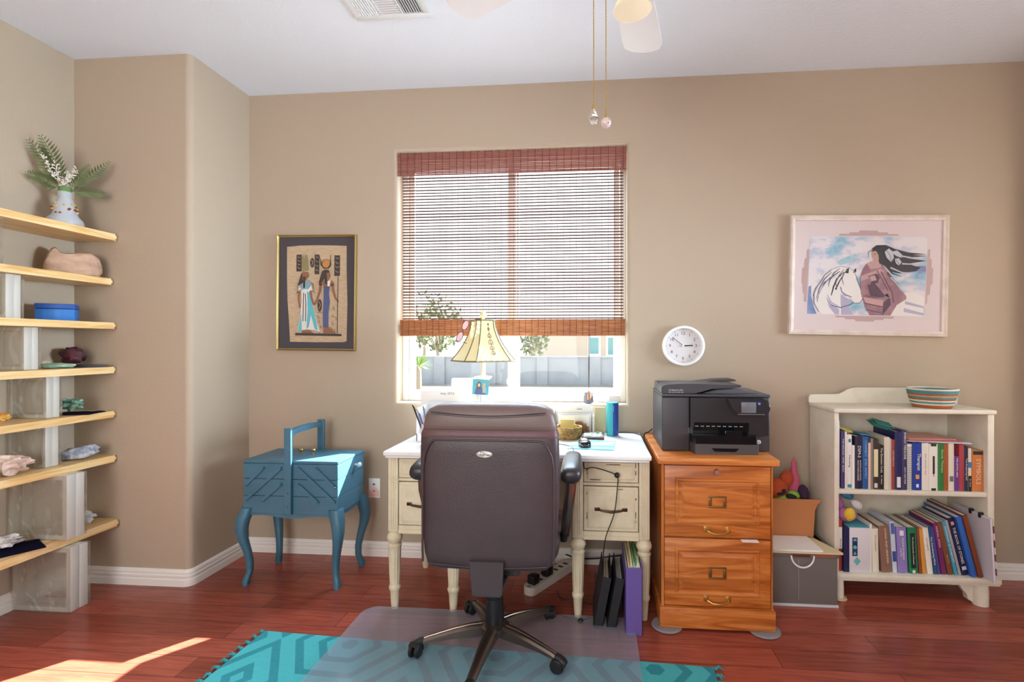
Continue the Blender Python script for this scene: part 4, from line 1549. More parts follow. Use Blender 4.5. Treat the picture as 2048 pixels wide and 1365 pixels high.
def cable(name, label, pts, r=.0024, m=None, bead=None, n=8):
    # Catmull-Rom through the given points
    P = [Vector(p) for p in pts]
    P = [P[0] * 2 - P[1]] + P + [P[-1] * 2 - P[-2]]
    out = []
    for i in range(1, len(P) - 2):
        for k in range(n):
            t_ = k / n
            a, b, c, d = P[i - 1], P[i], P[i + 1], P[i + 2]
            out.append(.5 * ((2 * b) + (c - a) * t_ + (2 * a - 5 * b + 4 * c - d) * t_ ** 2 + (3 * b - a - 3 * c + d) * t_ ** 3))
    out.append(P[-2])
    g = G().tube(out, r, 7)
    if bead:
        g.ball(bead, .0125, 12, 8)
    return tag(g.done(name, m or cable_m), label, 'cable')


cable('hanging_cable', 'thin dark cable with a round adapter hanging down the desk drawers', [(-.052, 2.262, .728), (-.045, 2.262, .69), (-.01, 2.262, .696), (.05, 2.262, .682), (.098, 2.258, .66), (.10, 2.258, .61), (.085, 2.24, .50), (.045, 2.24, .38), (.035, 2.26, .25), (.035, 2.28, .20)], bead=(.098, 2.256, .665))
cable('floor_cable', 'thin dark cable trailing over the floor before the desk', [(-.19, 2.5, .012), (-.16, 2.44, .004), (-.05, 2.42, .004), (.02, 2.36, .004), (-.03, 2.28, .004), (-.07, 2.262, .005), (-.085, 2.235, .006), (-.06, 2.235, .014), (-.055, 2.25, .006), (-.10, 2.27, .004), (-.2, 2.29, .02)], bead=(-.064, 2.238, .0135))
cable('wall_cable', 'black cable running along the baseboard under the desk', [(-.16, 2.76, .09), (-.1, 2.8, .055), (.0, 2.825, .045), (.1, 2.83, .06), (.2, 2.83, .075), (.262, 2.82, .09)], .004)
cable('printer_cable', 'black cable drooping from the printer down behind the desk corner', [(.305, 2.715, .80), (.285, 2.70, .785), (.2605, 2.69, .768), (.2605, 2.70, .66), (.2605, 2.74, .4), (.2605, 2.78, .12)], .0032)
cable('speaker_cable', 'black cable curving round the back corner of the desk top', [(.02, 2.78, .766), (.12, 2.785, .766), (.19, 2.782, .766), (.235, 2.74, .764), (.256, 2.66, .756), (.262, 2.6, .62), (.262, 2.62, .35)], .003)
cable('headset_cable', 'thin dark cable on the desk top running behind the chair armrest', [(-.22, 2.47, .7625), (-.16, 2.44, .7625), (-.12, 2.40, .7625), (-.10, 2.33, .7625), (-.1, 2.26, .7625), (-.1, 2.222, .763)], .0018)

# ------------------------------------------------------------------ filing cabinet
fc = thing('filing_cabinet', 'two drawer golden oak filing cabinet beside the desk', 'filing cabinet', (.53, 2.52, 0))
FX0, FX1, FYf = .291, .766, 2.235
G().box(.272, .786, 2.205, 2.825, .728, .758, .007, seg=3).done('top', oak_m, fc)
g = G()
g.box(FX0, FX1, FYf + .02, 2.82, .10, .728)
g.box(FX0, FX0 + .012, FYf, FYf + .03, .10, .728)
g.box(FX1 - .006, FX1, FYf, FYf + .03, .10, .728)
g.done('carcass', oak_v, fc, smooth=0)
G().box(.283, .775, 2.222, 2.82, .012, .10, .003).done('plinth', oak_m, fc)
for z0, z1 in ((.408, .720), (.106, .400)):
    d = G().box(FX0 + .014, FX1 - .008, FYf + .001, FYf + .02, z0, z1, .003)
    pz0, pz1 = z0 + .060, z1 - .058
    if z0 < .3:
        pz0, pz1 = z0 + .05, z1 - .044
    d = d.done('drawer', oak_m, fc)
    g = G()
    rows = []
    X_0, X_1 = .354, .708
    for o, y in ((-.004, FYf + .0005), (0, FYf - .004), (.007, FYf - .005), (.012, FYf + .0005), (.018, FYf + .001), (.034, FYf - .005), (.038, FYf - .005)):
        rows.append([g.b.verts.new((a, y, b)) for a, b in ((X_0 + o, pz0 + o), (X_1 - o, pz0 + o), (X_1 - o, pz1 - o), (X_0 + o, pz1 - o))])
    for A, B in zip(rows, rows[1:]):
        for j in range(4):
            g.b.faces.new((A[j], A[(j + 1) % 4], B[(j + 1) % 4], B[j]))
    g.b.faces.new(rows[-1])
    g.done('raised_panel', oak_m, d, smooth=0)
    m = .531
    lz = (pz0 + pz1) / 2 + .0
    yf = FYf - .005
    g = G()
    for a in ((m - .038, m + .038, lz - .026, lz - .019), (m - .038, m + .038, lz + .019, lz + .026), (m - .038, m - .024, lz - .019, lz + .019), (m + .024, m + .038, lz - .019, lz + .019)):
        g.box(a[0], a[1], yf - .004, yf, a[2], a[3], .001)
    for s in (-1, 1):
        g.cyl((m + s * .031, yf - .004, lz), (m + s * .031, yf - .006, lz), .004, n=10)
    lh = g.done('label_holder', mat('aged_brass', '8a6a3a', .4, .8), d)
    hz = z0 + .030
    g = G()
    g.tube([(m - .046, FYf - .003, hz + .008), (m - .044, FYf - .02, hz + .004), (m - .025, FYf - .028, hz - .004), (m, FYf - .03, hz - .006), (m + .025, FYf - .028, hz - .004), (m + .044, FYf - .02, hz + .004), (m + .046, FYf - .003, hz + .008)], [.004, .0045, .0045, .005, .0045, .0045, .004], 10)
    for s in (-1, 1):
        g.box(m + s * .047 - .011, m + s * .047 + .011, FYf - .003, FYf + .002, hz - .008, hz + .018, .001)
    g.done('handle', brass_m, d)
    if z0 > .3:
        g = G()
        g.lathe([(.0, 0), (.013, 0), (.013, .004), (.010, .009), (.0075, .009), (.0065, .006), (0, .006)], 24, M=T(.528, FYf + .001, .694) @ RX(90))
        g.box(.5272, .5288, FYf - .0075, FYf - .005, .690, .698)
        g.done('lock', steel_m, d)
tag(G().box(.63, .70, 2.205, 2.234, .4025, .4045).done('paper_slip', paper_m, smooth=0), 'white paper slip sticking out between the cabinet drawers', 'paper')
pad_m = mat('grey_felt', '8f8c8e', .95, bump=(200, .6))
for nm, x, y, lab in (('a', .318, 2.20, 'grey felt slider under the cabinet corner nearer the purple binder'), ('b', .735, 2.195, 'grey felt slider under the cabinet corner nearer the grey crate')):
    g = G()
    g.lathe([(0, .0005), (.062, .0005), (.068, .005), (.064, .0115), (0, .0115)], 30, (x, y + .055, 0))
    tag(g.done('felt_slider', pad_m), lab, 'felt pad', 'felt pads under the filing cabinet')

# ------------------------------------------------------------------ printer
pr = thing('inkjet_printer', 'black office printer with document feeder on the oak cabinet', 'printer', (.55, 2.5, .758))
pgrey = mat('charcoal_plastic', '3a393d', .42)
pdark = mat('dark_plastic', '232226', .32)
PX0, PX1, PYf, PYb, PZ = .308, .798, 2.352, 2.705, .759
g = G()
g.box(PX0, .435, PYf, PYb, PZ, 1.008, .006, seg=3)
g.box(.435, PX1, PYf + .012, PYb, PZ, 1.008, .006, seg=3)
body = g.done('body', pgrey, pr)
# recessed front with the output slot
g = G()
g.prism([(.437, PZ + .11), (.437, 1.006), (.60, 1.006), (.62, .96), (.65, .935), (.67, .93), (.785, .93), (.788, .86), (.77, .832), (.70, .826), (.70, .893), (.455, .893), (.455, PZ + .11)], PYf - .004, PYf + .014)
g.done('front_cover', pdark, pr, smooth=20)
g = G()
g.box(.452, .703, PYf + .0095, PYf + .013, .80, .894)
ot = g.done('output_slot', blackg_m, pr, smooth=0)
g = G()
for k in range(9):
    for q in (0, 1):
        g.box(.462 + k * .025 + q * .008, .468 + k * .025 + q * .008, PYf + .0085, PYf + .0105, .872, .875)
g.done('roller_mark', mat('pale_grey', 'b5b5ba', .5), ot, smooth=0)
# control panel, bulging to the front
g = G()
poly = [(.592, 1.004), (.618, .952), (.640, .932), (.66, .927), (.770, .927), (.783, .937), (.787, .96), (.787, .985), (.768, 1.003)]
g.prism(poly, PYf - .026, PYf + .012)
bmesh.ops.bevel(g.b, geom=list(g.b.edges), offset=.007, segments=3, affect='EDGES')
cp = g.done('control_panel', pdark, pr, smooth=40)
scg = G().box(.659, .724, PYf - .0275, PYf - .0255, .942, .990, .0005)
scg.done('screen', mat('grey_screen', '6a6c74', .25), cp)
g = G().lathe([(0, 0), (.007, 0), (.007, .001), (0, .001)], 20, M=T(.738, PYf - .026, .984) @ RX(90))
g.done('logo_button', mat('blue_lit_button', '3b58c8', .4), cp)
g = G().text('hp', .008, T(.738, PYf - .0275, .984) @ FACE)
g.box(.645, .762, PYf - .0272, PYf - .026, .9345, .9352)
g.done('panel_print', mat('pale_print', 'd8d8de', .5), cp, smooth=0)
# scanner lid and feeder
g = G()
g.box(PX0, PX1 - .004, PYf - .004, PYb, 1.010, 1.022, .003)
sc_ = g.done('scanner_lid', pgrey, pr)
g = G()
prof = [(PX0, 1.022), (PX0, 1.055), (.33, 1.064), (.38, 1.069), (.47, 1.070), (.60, 1.066), (.665, 1.066), (.672, 1.061), (.668, 1.056), (.60, 1.050), (.53, 1.046), (.485, 1.036), (.462, 1.024)]
g.prism(prof, PYf, PYf + .20)
bmesh.ops.bevel(g.b, geom=list(g.b.edges), offset=.004, segments=2, affect='EDGES')
g.box(PX0 + .004, .47, PYf + .19, PYb - .03, 1.022, 1.062, .006)
g.prism([(.45, 1.03), (.45, 1.055), (.60, 1.074), (.69, 1.078), (.70, 1.07), (.60, 1.06)], PYf + .20, PYb - .03)
fd = g.done('document_feeder', pgrey, pr, smooth=30)
g = G()
g.prism([(.50, 1.022), (.57, 1.040), (.66, 1.043), (.72, 1.034), (.775, 1.022)], PYf + .04, PYb - .05)
bmesh.ops.bevel(g.b, geom=list(g.b.edges), offset=.004, segments=2, affect='EDGES')
g.done('output_ramp', mat('ramp_grey', '57555a', .45), pr, smooth=30)
g = G()
g.text('HP OfficeJet Pro 8710', .0085, T(.352, PYf - .0012, 1.040) @ FACE, align='LEFT')
g.text('PRINT  FAX  SCAN  COPY  WEB', .0055, T(.352, PYf - .0012, 1.030) @ FACE, align='LEFT')
for v in g.b.verts:
    v.co.x = .34 + (v.co.x - .352) * .85
g.done('model_lettering', mat('pale_print', 'd8d8de', .5), fd, smooth=0)
# paper tray
g = G()
g.prism([(.437, PYf), (.447, 2.298), (.452, 2.292), (.722, 2.292), (.727, 2.298), (.727, PYf)], PZ, PZ + .045, 'xy')
tr_ = g.done('paper_tray', mat('tray_grey', '4a4648', .4), pr, smooth=20)
G().prism([(.52, PZ + .027), (.64, PZ + .027), (.625, PZ + .012), (.535, PZ + .012)], 2.2905, 2.2925).done('finger_grip', blackg_m, tr_, smooth=0)
g = G()
g.prism([(.437, PYf), (.443, 2.304), (.452, 2.296), (.716, 2.296), (.722, 2.304), (.725, PYf)], PZ + .046, PZ + .082, 'xy')
g.box(.58, .655, 2.294, 2.298, PZ + .076, PZ + .106, .002)
g.done('output_tray', blackg_m, pr, smooth=20)
g = G()
g.box(.728, .79, PYf + .002, PYf + .013, PZ + .075, PZ + .10, .003)
g.done('side_shelf', pdark, pr)
g = G()
for a in ((.738, .757, PZ + .036, PZ + .040), (.738, .757, PZ + .05, PZ + .054), (.738, .742, PZ + .036, PZ + .054), (.753, .757, PZ + .036, PZ + .054), (.743, .752, PZ + .043, PZ + .048)):
    g.box(a[0], a[1], PYf + .0105, PYf + .013, a[2], a[3])
g.done('wireless_sticker', white_m, body, smooth=0)

# ------------------------------------------------------------------ crate, folders and toy box beside the cabinet
cr = thing('file_crate', 'grey translucent plastic file crate with a white loop handle', 'crate', (.98, 2.64, 0))
crm = mat('smoky_plastic', '716d69', .45)
g = G()
g.box(.815, 1.148, 2.478, 2.80, .012, .258, .006)
g.box(.81, 1.153, 2.473, 2.805, .236, .258, .003)
g.done('body', crm, cr)
G().box(.812, 1.151, 2.475, 2.803, 0, .012, .002).done('base_rim', mat('pale_grey_plastic', 'cdd0d4', .4), cr)
g = G()
g.tube([(.985 - .052 * math.cos(a) - .003, 2.466 - .004 * math.sin(a), .248 - .055 * math.sin(a)) for a in [i / 20 * PI for i in range(21)]], .0042, 8)
g.done('handle', white_m, cr)
g = G()
g.box(.93, 1.02, 2.471, 2.474, .238, .25)
g.done('hand_slot', mat('dark_red_folder', '6a3028', .7), cr, smooth=0)
g = G()
g.box(1.035, 1.13, 2.4712, 2.474, .240, .2565)
g.done('folder_edge', mat('brick_folder', '9a5a48', .7), cr, smooth=0)
g = G()
g.box(.966, .971, 2.4765, 2.479, .03, .225, .001)
g.done('side_rib', mat('rib_grey', '86827e', .45), cr)
g = G()
pl = [(.80, 2.462), (1.165, 2.462), (1.17, 2.475), (1.11, 2.66), (.82, 2.66)]
g.prism(pl, .2595, .264, 'xy')
tag(g.done('manila_folder', mat('manila', 'e0d2a8', .8), smooth=0), 'cream manila folder lying across the grey file crate', 'folder')
g = G()
rnd = random.Random(3)
for k in range(4):
    g.box(-.14, .125, -.09, .092, 0, .0014, M=T(.955, 2.565, .2645 + k * .0016) @ RZ(rnd.uniform(-3, 3)))
tag(g.done('loose_paper', paper_m, smooth=0), 'loose white sheets lying on the cream manila folder', 'papers')
kb = thing('cardboard_box', 'tan cardboard box of soft toys standing on the file crate', 'box', (.97, 2.73, .265))
kraft = mat('kraft_cardboard', 'bd7e4e', .85)
g = G()
z0, z1, yf, ybk = .265, .455, 2.665, 2.81
g.prism([(.82, z0), (1.115, z0), (1.122, .40), (1.135, .43), (1.155, .452), (1.150, .456), (.82, .456)], yf, yf + .005)
g.prism([(.82, z0), (1.115, z0), (1.122, .44), (.82, .44)], ybk, ybk + .005)
g.box(.82, .825, yf + .005, ybk, z0, z1)
g.box(1.111, 1.117, yf + .005, ybk, z0, .42)
g.box(.825, 1.111, yf + .005, ybk, z0, z0 + .004)
g.done('carton', kraft, kb, smooth=0)


def plush(name, label, c, blobs, group=None):
    t = thing(name, label, 'soft toy', c, group)
    for nm, m, lst in blobs:
        g = G()
        for (x, y, z, rx, ry, rz, tl) in lst:
            g.ball((x, y, z), (rx, ry, rz), 18, 12, bump=.12, fr=8, seed=x * 10, M=RY(tl))
        g.done(nm, m, t, smooth=60)
    return t


fz = dict(rough=.95, bump=(120, .5))
o_m = mat('orange_plush', 'b5502a', **fz)
k_m = mat('black_plush', '22202a', **fz)
gr_m = mat('lime_plush', '8cbf4a', **fz)
pk_m = mat('pink_plush', 'd0607f', **fz)
plush('orange_plush', 'orange soft toy with a black ear lying on the tan box', (.93, 2.72, .46), [('body', o_m, [(.945, 2.71, .50, .06, .05, .05, 0), (1.0, 2.72, .545, .035, .03, .045, 20), (.90, 2.73, .52, .04, .04, .05, 0)]), ('ear', k_m, [(.955, 2.672, .49, .028, .012, .018, -20)])])
plush('lime_plush', 'lime green soft toy with dark patches in the tan box', (1.0, 2.69, .45), [('body', gr_m, [(.985, 2.70, .448, .06, .028, .022, 0), (1.03, 2.71, .462, .035, .028, .026, 0)]), ('patch', k_m, [(1.01, 2.676, .463, .03, .01, .016, 15)])])
plush('purple_plush', 'dark purple round soft toy at the edge of the tan box', (1.082, 2.70, .45), [('body', mat('dark_purple_plush', '3a2340', **fz), [(1.082, 2.705, .478, .026, .026, .042, -12)])])
hn = thing('party_horn', 'pink cone shaped toy standing in the tan box', 'toy', (1.06, 2.76, .44))
G().lathe([(.0, .271), (.05, .271), (.045, .40), (.040, .47), (.026, .54), (.015, .585), (.012, .62), (.004, .645), (0, .648)], 20, (1.055, 2.765, 0)).done('cone', pk_m, hn, smooth=60)

# ------------------------------------------------------------------ bookcase
bc = thing('bookcase', 'cream painted two shelf bookcase with a scalloped back rail', 'bookcase', (1.54, 2.70, 0))
CX0, CX1, CY0, CY1 = 1.170, 1.903, 2.562, 2.846
g = G()
g.box(CX0, CX0 + .022, CY0, CY1, .112, .918, .003)
g.done('side_panel', case_m, bc)
g = G()
g.box(CX1 - .03, CX1, CY0, CY1, .112, .918, .003)
g.done('side_panel', case_m, bc)
G().box(CX0 - .006, CX1 + .006, CY0 - .010, CY1, .916, .937, .005, seg=3).done('top', case_m, bc)
G().box(CX0 + .022, CX1 - .03, CY1 - .006, CY1, .135, .916).done('back_panel', case_m, bc, smooth=0)
g = G()
g.box(CX0 + .022, CX1 - .03, CY0 + .004, CY1 - .006, .517, .539, .004)
g.done('shelf', case_m, bc)
g = G()
g.box(CX0 - .004, CX1 + .022, CY0 - .018, CY1, .107, .134, .005)
g.box(CX0 - .001, CX1 + .019, CY0 - .012, CY1 - .003, .098, .108, .003)
g.done('bottom_board', case_m, bc)
rail = [(1.160, .937), (1.160, .968), (1.168, .979), (1.20, .981), (1.30, .982), (1.325, .986), (1.345, .997), (1.365, 1.010), (1.385, 1.017), (1.41, 1.019), (1.66, 1.019), (1.70, 1.016), (1.72, 1.008), (1.745, .993), (1.765, .985), (1.79, .982), (1.895, .981), (1.915, .975), (1.918, .965), (1.918, .937)]
G().prism(rail, CY1 - .018, CY1).done('back_rail', case_m, bc, smooth=20)
for x, y, big in ((1.195, 2.57, 0), (1.848, 2.575, 1), (1.21, 2.80, 0), (1.86, 2.80, 1)):
    g = G()
    r = .034 if big else .022
    g.lathe([(r * .98, .012), (r * 1.0, .05), (r * .94, .099)], 24, (x, y, 0))
    if big:
        g.prism([(x + .0, .099), (x - .10, .099), (x - .085, .075), (x - .06, .045), (x - .055, .02), (x - .03, .008), (x, .005)], y + .0, y + .03)
        g.lathe([(r * .98, .0005), (r * .98, .012)], 24, (x, y, 0))
    lg = g.done('leg', case_m, bc, smooth=40)
    if not big:
        G().lathe([(.030, .0005), (.033, .004), (.030, .012)], 24, (x + .004, y, 0)).done('glide', mat('tan_glide', 'c6a888', .5), lg)

tint = random.Random(11)


def book(x0, t_, h, lean, col, label, spine=None, tcol='f0ece0', d=.19, y0=2.585, z0=.5396, name='book', grp='books on the upper shelf', size=None, blocks=(), bold=1, pagecol=None, lift=0.0):
    o = thing(name, label, 'book', (x0, y0, z0), grp)
    M = T(x0, y0, z0 + .0004) @ RY(-lean)
    cm = mat('cover_' + col, col, .45)
    g = G()
    b = min(.0022, t_ * .18)
    n = 7
    bulge = min(.004, t_ * .14)
    back_ = [(t_, d), (t_ - b, d), (t_ - b, .004), (b, .004), (b, d), (0, d)]
    front = [(t_ * i / n, -bulge * math.sin(i / n * PI)) for i in range(n + 1)]
    g.prism(front + back_, 0, h, 'xy', M=M)
    mats = [cm, mat('ink_' + tcol, tcol, .6)]
    for (a, c, e, q) in blocks:       # coloured label panels: (from, to) as fractions of the height
        mats.append(mat('label_' + e, e, .6))
        g.box(t_ * (1 - q) / 2, t_ * (1 + q) / 2, -bulge - .0006, -bulge * .3, h * a, h * c, mi=len(mats) - 1, M=M)
    if spine:
        for (tx, f0, f1, sz, off) in spine:
            L_ = (f1 - f0) * h
            size_ = t_ * sz
            probe = G().text(tx, size_, Matrix())
            w_ = max(v.co.x for v in probe.b.verts) - min(v.co.x for v in probe.b.verts)
            probe.b.free()
            MM = M @ T(t_ * (.5 + off), -bulge - .0009, h * (f0 + f1) / 2) @ FACE @ RZ(-90)
            g.text(tx, size_, MM, 1, sx=min(1.6, L_ / max(w_, 1e-4)), ext=.0003)
    g.done('cover', mats, o, smooth=25)
    g = G()
    g.box(b, t_ - b, .004, d - .004, .003, h - .0035, M=M)
    g.done('pages', mat('page_block_' + (pagecol or 'e6dcc6'), pagecol or 'e6dcc6', .9, mix=('cfc3aa', 4, (400, .2, .2), .4, .6)), o, smooth=0)
    return o


W, K = 'f0ece0', '2a2a2e'
UP = [
    (1.193, .012, .335, 'd9dade', 'tall thin pale grey folder against the inner side of the upper shelf', None, W, {}),
    (1.2125, .0165, .284, '41356a', 'thin violet book beside the tall pale grey folder, upper shelf', [('THE HEALING  MIND  BODY', .25, .9, .5, 0)], W, {}),
    (1.2305, .009, .280, 'e4e2de', 'very thin white book between violet and teal marked books, upper shelf', None, W, {}),
    (1.2405, .022, .266, 'e9e6de', 'white paperback with small teal marks on its spine, upper shelf', [('Nursing', .4, .62, .55, 0)], K, dict(blocks=[(.02, .08, '3f7f96', .8), (.86, .92, '3f7f96', .5)])),
    (1.264, .0125, .213, 'efeeea', 'thin short white book beside the dark manual, upper shelf', None, W, {}),
    (1.2785, .034, .258, '211c3c', 'thick dark navy manual with bold white lettering on the upper shelf', [('DSM-5', .6, .82, .62, .0), ('DIAGNOSTIC AND STATISTICAL', .16, .55, .26, .16), ('MANUAL OF MENTAL DISORDERS', .16, .55, .26, -.16)], W, {}),
    (1.3135, .026, .257, '235a9c', 'medium blue book with pale blue capitals beside the dark navy manual', [('CONNECT  EYES  FAMILY', .2, .93, .5, 0)], '9cc8e8', {}),
    (1.3405, .011, .227, 'e6c3ab', 'thin peach book beside the medium blue book, upper shelf', None, W, {}),
    (1.352, .0105, .247, '8c8580', 'thin grey brown book, upper shelf', None, W, {}),
    (1.363, .0235, .245, '3a2f2a', 'dark brown book with a long pale yellow spine label, upper shelf', None, W, dict(blocks=[(.25, .80, 'e2dcae', .8), (.03, .12, 'd6d2c8', .6)])),
    (1.387, .0265, .215, '1e1618', 'black book with white serif title near the middle of the upper shelf', [('The Emotion Code', .38, .95, .5, 0), ('Dr. Nelson', .12, .32, .35, 0)], W, {}),
    (1.414, .026, .256, 'd9d4c2', 'thick cream coloured book beside the black book, upper shelf', None, W, {}),
    (1.4405, .007, .249, 'cdbfc0', 'very thin pinkish book beside a rust book, upper shelf', None, W, {}),
    (1.448, .0155, .245, '9a4432', 'thin rust red book near the middle of the upper shelf', [('COUNSELING', .4, .85, .5, 0)], 'e8cdb8', {}),
    (1.464, .0335, .284, '1f2358', 'tall navy book with a barcode label low on its spine, upper shelf', None, W, dict(blocks=[(.04, .22, 'e6e6e6', .5)])),
    (1.498, .0225, .290, '3d3562', 'tall purple grey book with big white capitals, upper shelf', [('ENERGY MEDICINE', .52, .97, .62, 0), ('BODY AND MIND', .1, .38, .4, 0)], W, {}),
    (1.521, .0215, .224, 'e8e6e2', 'white spiral bound book beside the bright blue book, upper shelf', None, W, dict(name='spiral_notebook')),
    (1.545, .0435, .230, '1d3f9a', 'thick bright blue book with white script and an orange label', [('Therapist', .42, .78, .52, .14)], W, dict(blocks=[(.24, .33, 'e0a04a', .36), (.06, .13, 'e8e8e8', .25)])),
    (1.589, .031, .231, 'e9e4d8', 'plain white book to the side of the bright blue book, upper shelf', [('the natural way', .3, .8, .34, 0)], 'a88878', {}),
    (1.6215, .040, .227, 'ece8de', 'white book with black ink doodles all over its spine, upper shelf', [('creative art', .25, .75, .3, 0)], K, dict(blocks=[(.36, .74, '2c2826', .22), (.0, .05, '2c2826', .5), (.95, 1.0, '3a2a22', .6)])),
    (1.662, .0275, .230, '2e7a3c', 'green book on the upper shelf', [('Family Therapy', .35, .9, .42, .15)], 'dcd8a0', {}),
    (1.690, .0205, .230, 'a35a2c', 'orange brown book beside the green book, upper shelf', None, W, {}),
    (1.711, .0255, .231, 'e2dac6', 'cream book with a small grey stamp beside the orange brown book', None, W, dict(blocks=[(.2, .31, '6a6e78', .6)])),
    (1.737, .0225, .169, '6a3d84', 'short purple book on the upper shelf', [('THE CRYSTAL BIBLE', .4, .95, .42, 0)], W, {}),
    (1.760, .0225, .226, 'a8404a', 'crimson book between the short purple and dark navy books', None, W, {}),
    (1.783, .0175, .214, '252a44', 'dark navy narrow book beside the crimson book, upper shelf', [('The Dreaming Self', .25, .75, .55, 0)], W, {}),
    (1.801, .0145, .208, 'e0d6c0', 'narrow cream book with a blue band beside the thick orange book', [('O. Kane', .06, .34, .5, 0)], W, dict(blocks=[(.55, .68, '2f74b8', .95), (.0, .36, '241c1e', .95)])),
]
for x0, t_, h, col, lab, sp_, tc_, kw in UP:
    book(x0, t_, h, 0, col, lab, sp_, tc_, **kw)
ob = book(1.818, .052, .198, 0, 'c97a42', 'thick orange book with large pale capitals at the end of the upper shelf', [('SYMBOLS', .18, .80, .55, 0)], 'eac9a8', blocks=[(.90, .985, '2a2224', .8)])
# spiral binding of the white notebook
for o in [q for q in COL.objects if q.name.startswith('spiral_notebook')]:
    g = G()
    for k in range(24):
        z = .5396 + .008 + k * .0088
        g.tube([(1.5318 + .0115 * math.cos(a), 2.585 + .006 * math.sin(a) - .003, z) for a in [i / 10 * 2 * PI for i in range(10)]], .0011, 5, closed=True)
    g.done('wire_binding', mat('dark_wire', '4a4648', .4, .5), o)

LOW = [
    (1.196, .0175, .251, 0, 'a03c2c', 'brick red book with a white label at the end of the lower shelf', [('SERVICES', .46, .64, .42, 0)], K, dict(blocks=[(.44, .86, 'e6e2da', .92)])),
    (1.343, .0105, .235, 0, 'e8e6e0', 'thin white book beside the white carton on the lower shelf', None, W, {}),
    (1.357, .029, .213, 1.1, 'e6dfcc', 'cream book with faint script next to a brown book, lower shelf', [('Annotated', .45, .9, .4, 0)], 'a09078', {}),
    (1.400, .047, .226, 4.5, '8a6656', 'thick brown book on the lower shelf', [('LIVING AND HEALING', .2, .95, .26, .12)], 'e8dcc8', {}),
    (1.4515, .0205, .250, 3.6, 'c9d2e2', 'tall pale blue and white book on the lower shelf', None, W, dict(blocks=[(.76, .97, '4a62a8', .7), (.22, .42, '3a4c90', .75)])),
    (1.4755, .045, .223, 2.5, '8f7fbe', 'thick lavender book on the lower shelf', [('THE BOOK OF WISDOM', .3, .78, .24, .08), ('a guide', .3, .6, .2, -.14)], W, dict(blocks=[(.82, .93, 'e8e4ec', .4)])),
    (1.5265, .041, .223, 2.3, '1f7a52', 'green book with a boxed black title panel on the lower shelf', [('The Encyclopedia of Dreams', .2, .8, .2, 0)], W, dict(blocks=[(.12, .88, '1c2622', .5), (.01, .07, 'dfe6dc', .3)])),
    (1.5735, .0115, .226, 3.3, '8e4a34', 'thin reddish brown leaning book beside the green book', None, W, {}),
    (1.589, .0165, .218, 4.6, 'd9973c', 'golden yellow leaning book on the lower shelf', None, W, {}),
    (1.611, .026, .224, 6.2, 'e9e3d6', 'white leaning book beside the golden yellow one', [('spirit guide', .4, .9, .35, 0)], 'a08a70', {}),
    (1.642, .0165, .228, 8.0, '1f4f78', 'dark teal leaning book with white script title', [('The Developing Mind', .2, .8, .62, 0)], W, {}),
    (1.660, .0115, .230, 8.6, '4a4690', 'narrow blue violet leaning book on the lower shelf', None, W, {}),
    (1.6775, .0215, .25, 9.6, '742a5e', 'plum leaning book with pale pink capitals', [('ANIMAL SPEAK', .52, .95, .55, 0)], 'e8b8cc', {}),
    (1.7055, .0235, .256, 11.6, '7a4a2c', 'brown leaning book beside the plum one', [('Nature', .2, .4, .4, 0)], 'c8a080', {}),
    (1.735, .0155, .262, 13.0, '3f9ab8', 'bright sky blue leaning book with white capitals', [('DICTIONARY OF SYMBOLISM', .2, .95, .55, 0)], W, {}),
    (1.7545, .0115, .268, 13.6, 'a8a4a6', 'narrow grey leaning book beside the sky blue one', None, W, {}),
    (1.7705, .0275, .280, 14.0, '1b1c46', 'dark navy leaning book with bold white capitals', [('THE BOOK OF STONES', .2, .84, .62, 0)], W, dict(blocks=[(.09, .15, 'c8c8d8', .7), (.88, .94, 'd8a080', .5)])),
]
for x0, t_, h, le, col, lab, sp_, tc_, kw in LOW:
    book(x0, t_, h, le, col, lab, sp_, tc_, z0=.1345 if le < 0 else .1345, y0=2.578, grp='books on the lower shelf', **kw)
book(1.8005, .025, .292, 14.2, '2f62b4', 'large bright blue leaning binder with a pinkish edge', None, W, y0=2.56, d=.24, z0=.1345, grp='books on the lower shelf', name='binder_book', blocks=[])
book(1.8285, .021, .305, 14.2, '7d3f22', 'brown leather leaning album at the end of the lower shelf', None, W, y0=2.555, d=.26, z0=.1345, grp='books on the lower shelf', name='album')
cl = thing('clipboard_stack', 'stack of white clipboards with black clips at the end of the lower shelf', 'clipboards', (1.86, 2.5, .1345))
Mc = T(1.853, 2.553, .135) @ RY(-3.2)
g = G()
g.box(0, .008, -.055, .19, .002, .30, M=Mc)
g.box(.009, .0125, -.05, .19, .002, .302, M=Mc)
g.done('boards', [mat('pale_lilac_card', 'd6d2da', .6)], cl, smooth=0)
g = G()
for k in range(9):
    g.box(.013, .0165, -.055, .17, .003 + k * .033, .003 + k * .033 + .033, mi=k % 2, M=Mc)
g.done('striped_edge', [mat('cream_edge', 'e6dccb', .7), mat('maroon_edge', '7e3b44', .7)], cl, smooth=0)
g = G()
for y in (.0, .06):
    g.box(-.006, .014, y, y + .012, .288, .312, .002, M=Mc)
g.done('clip', black_m, cl)

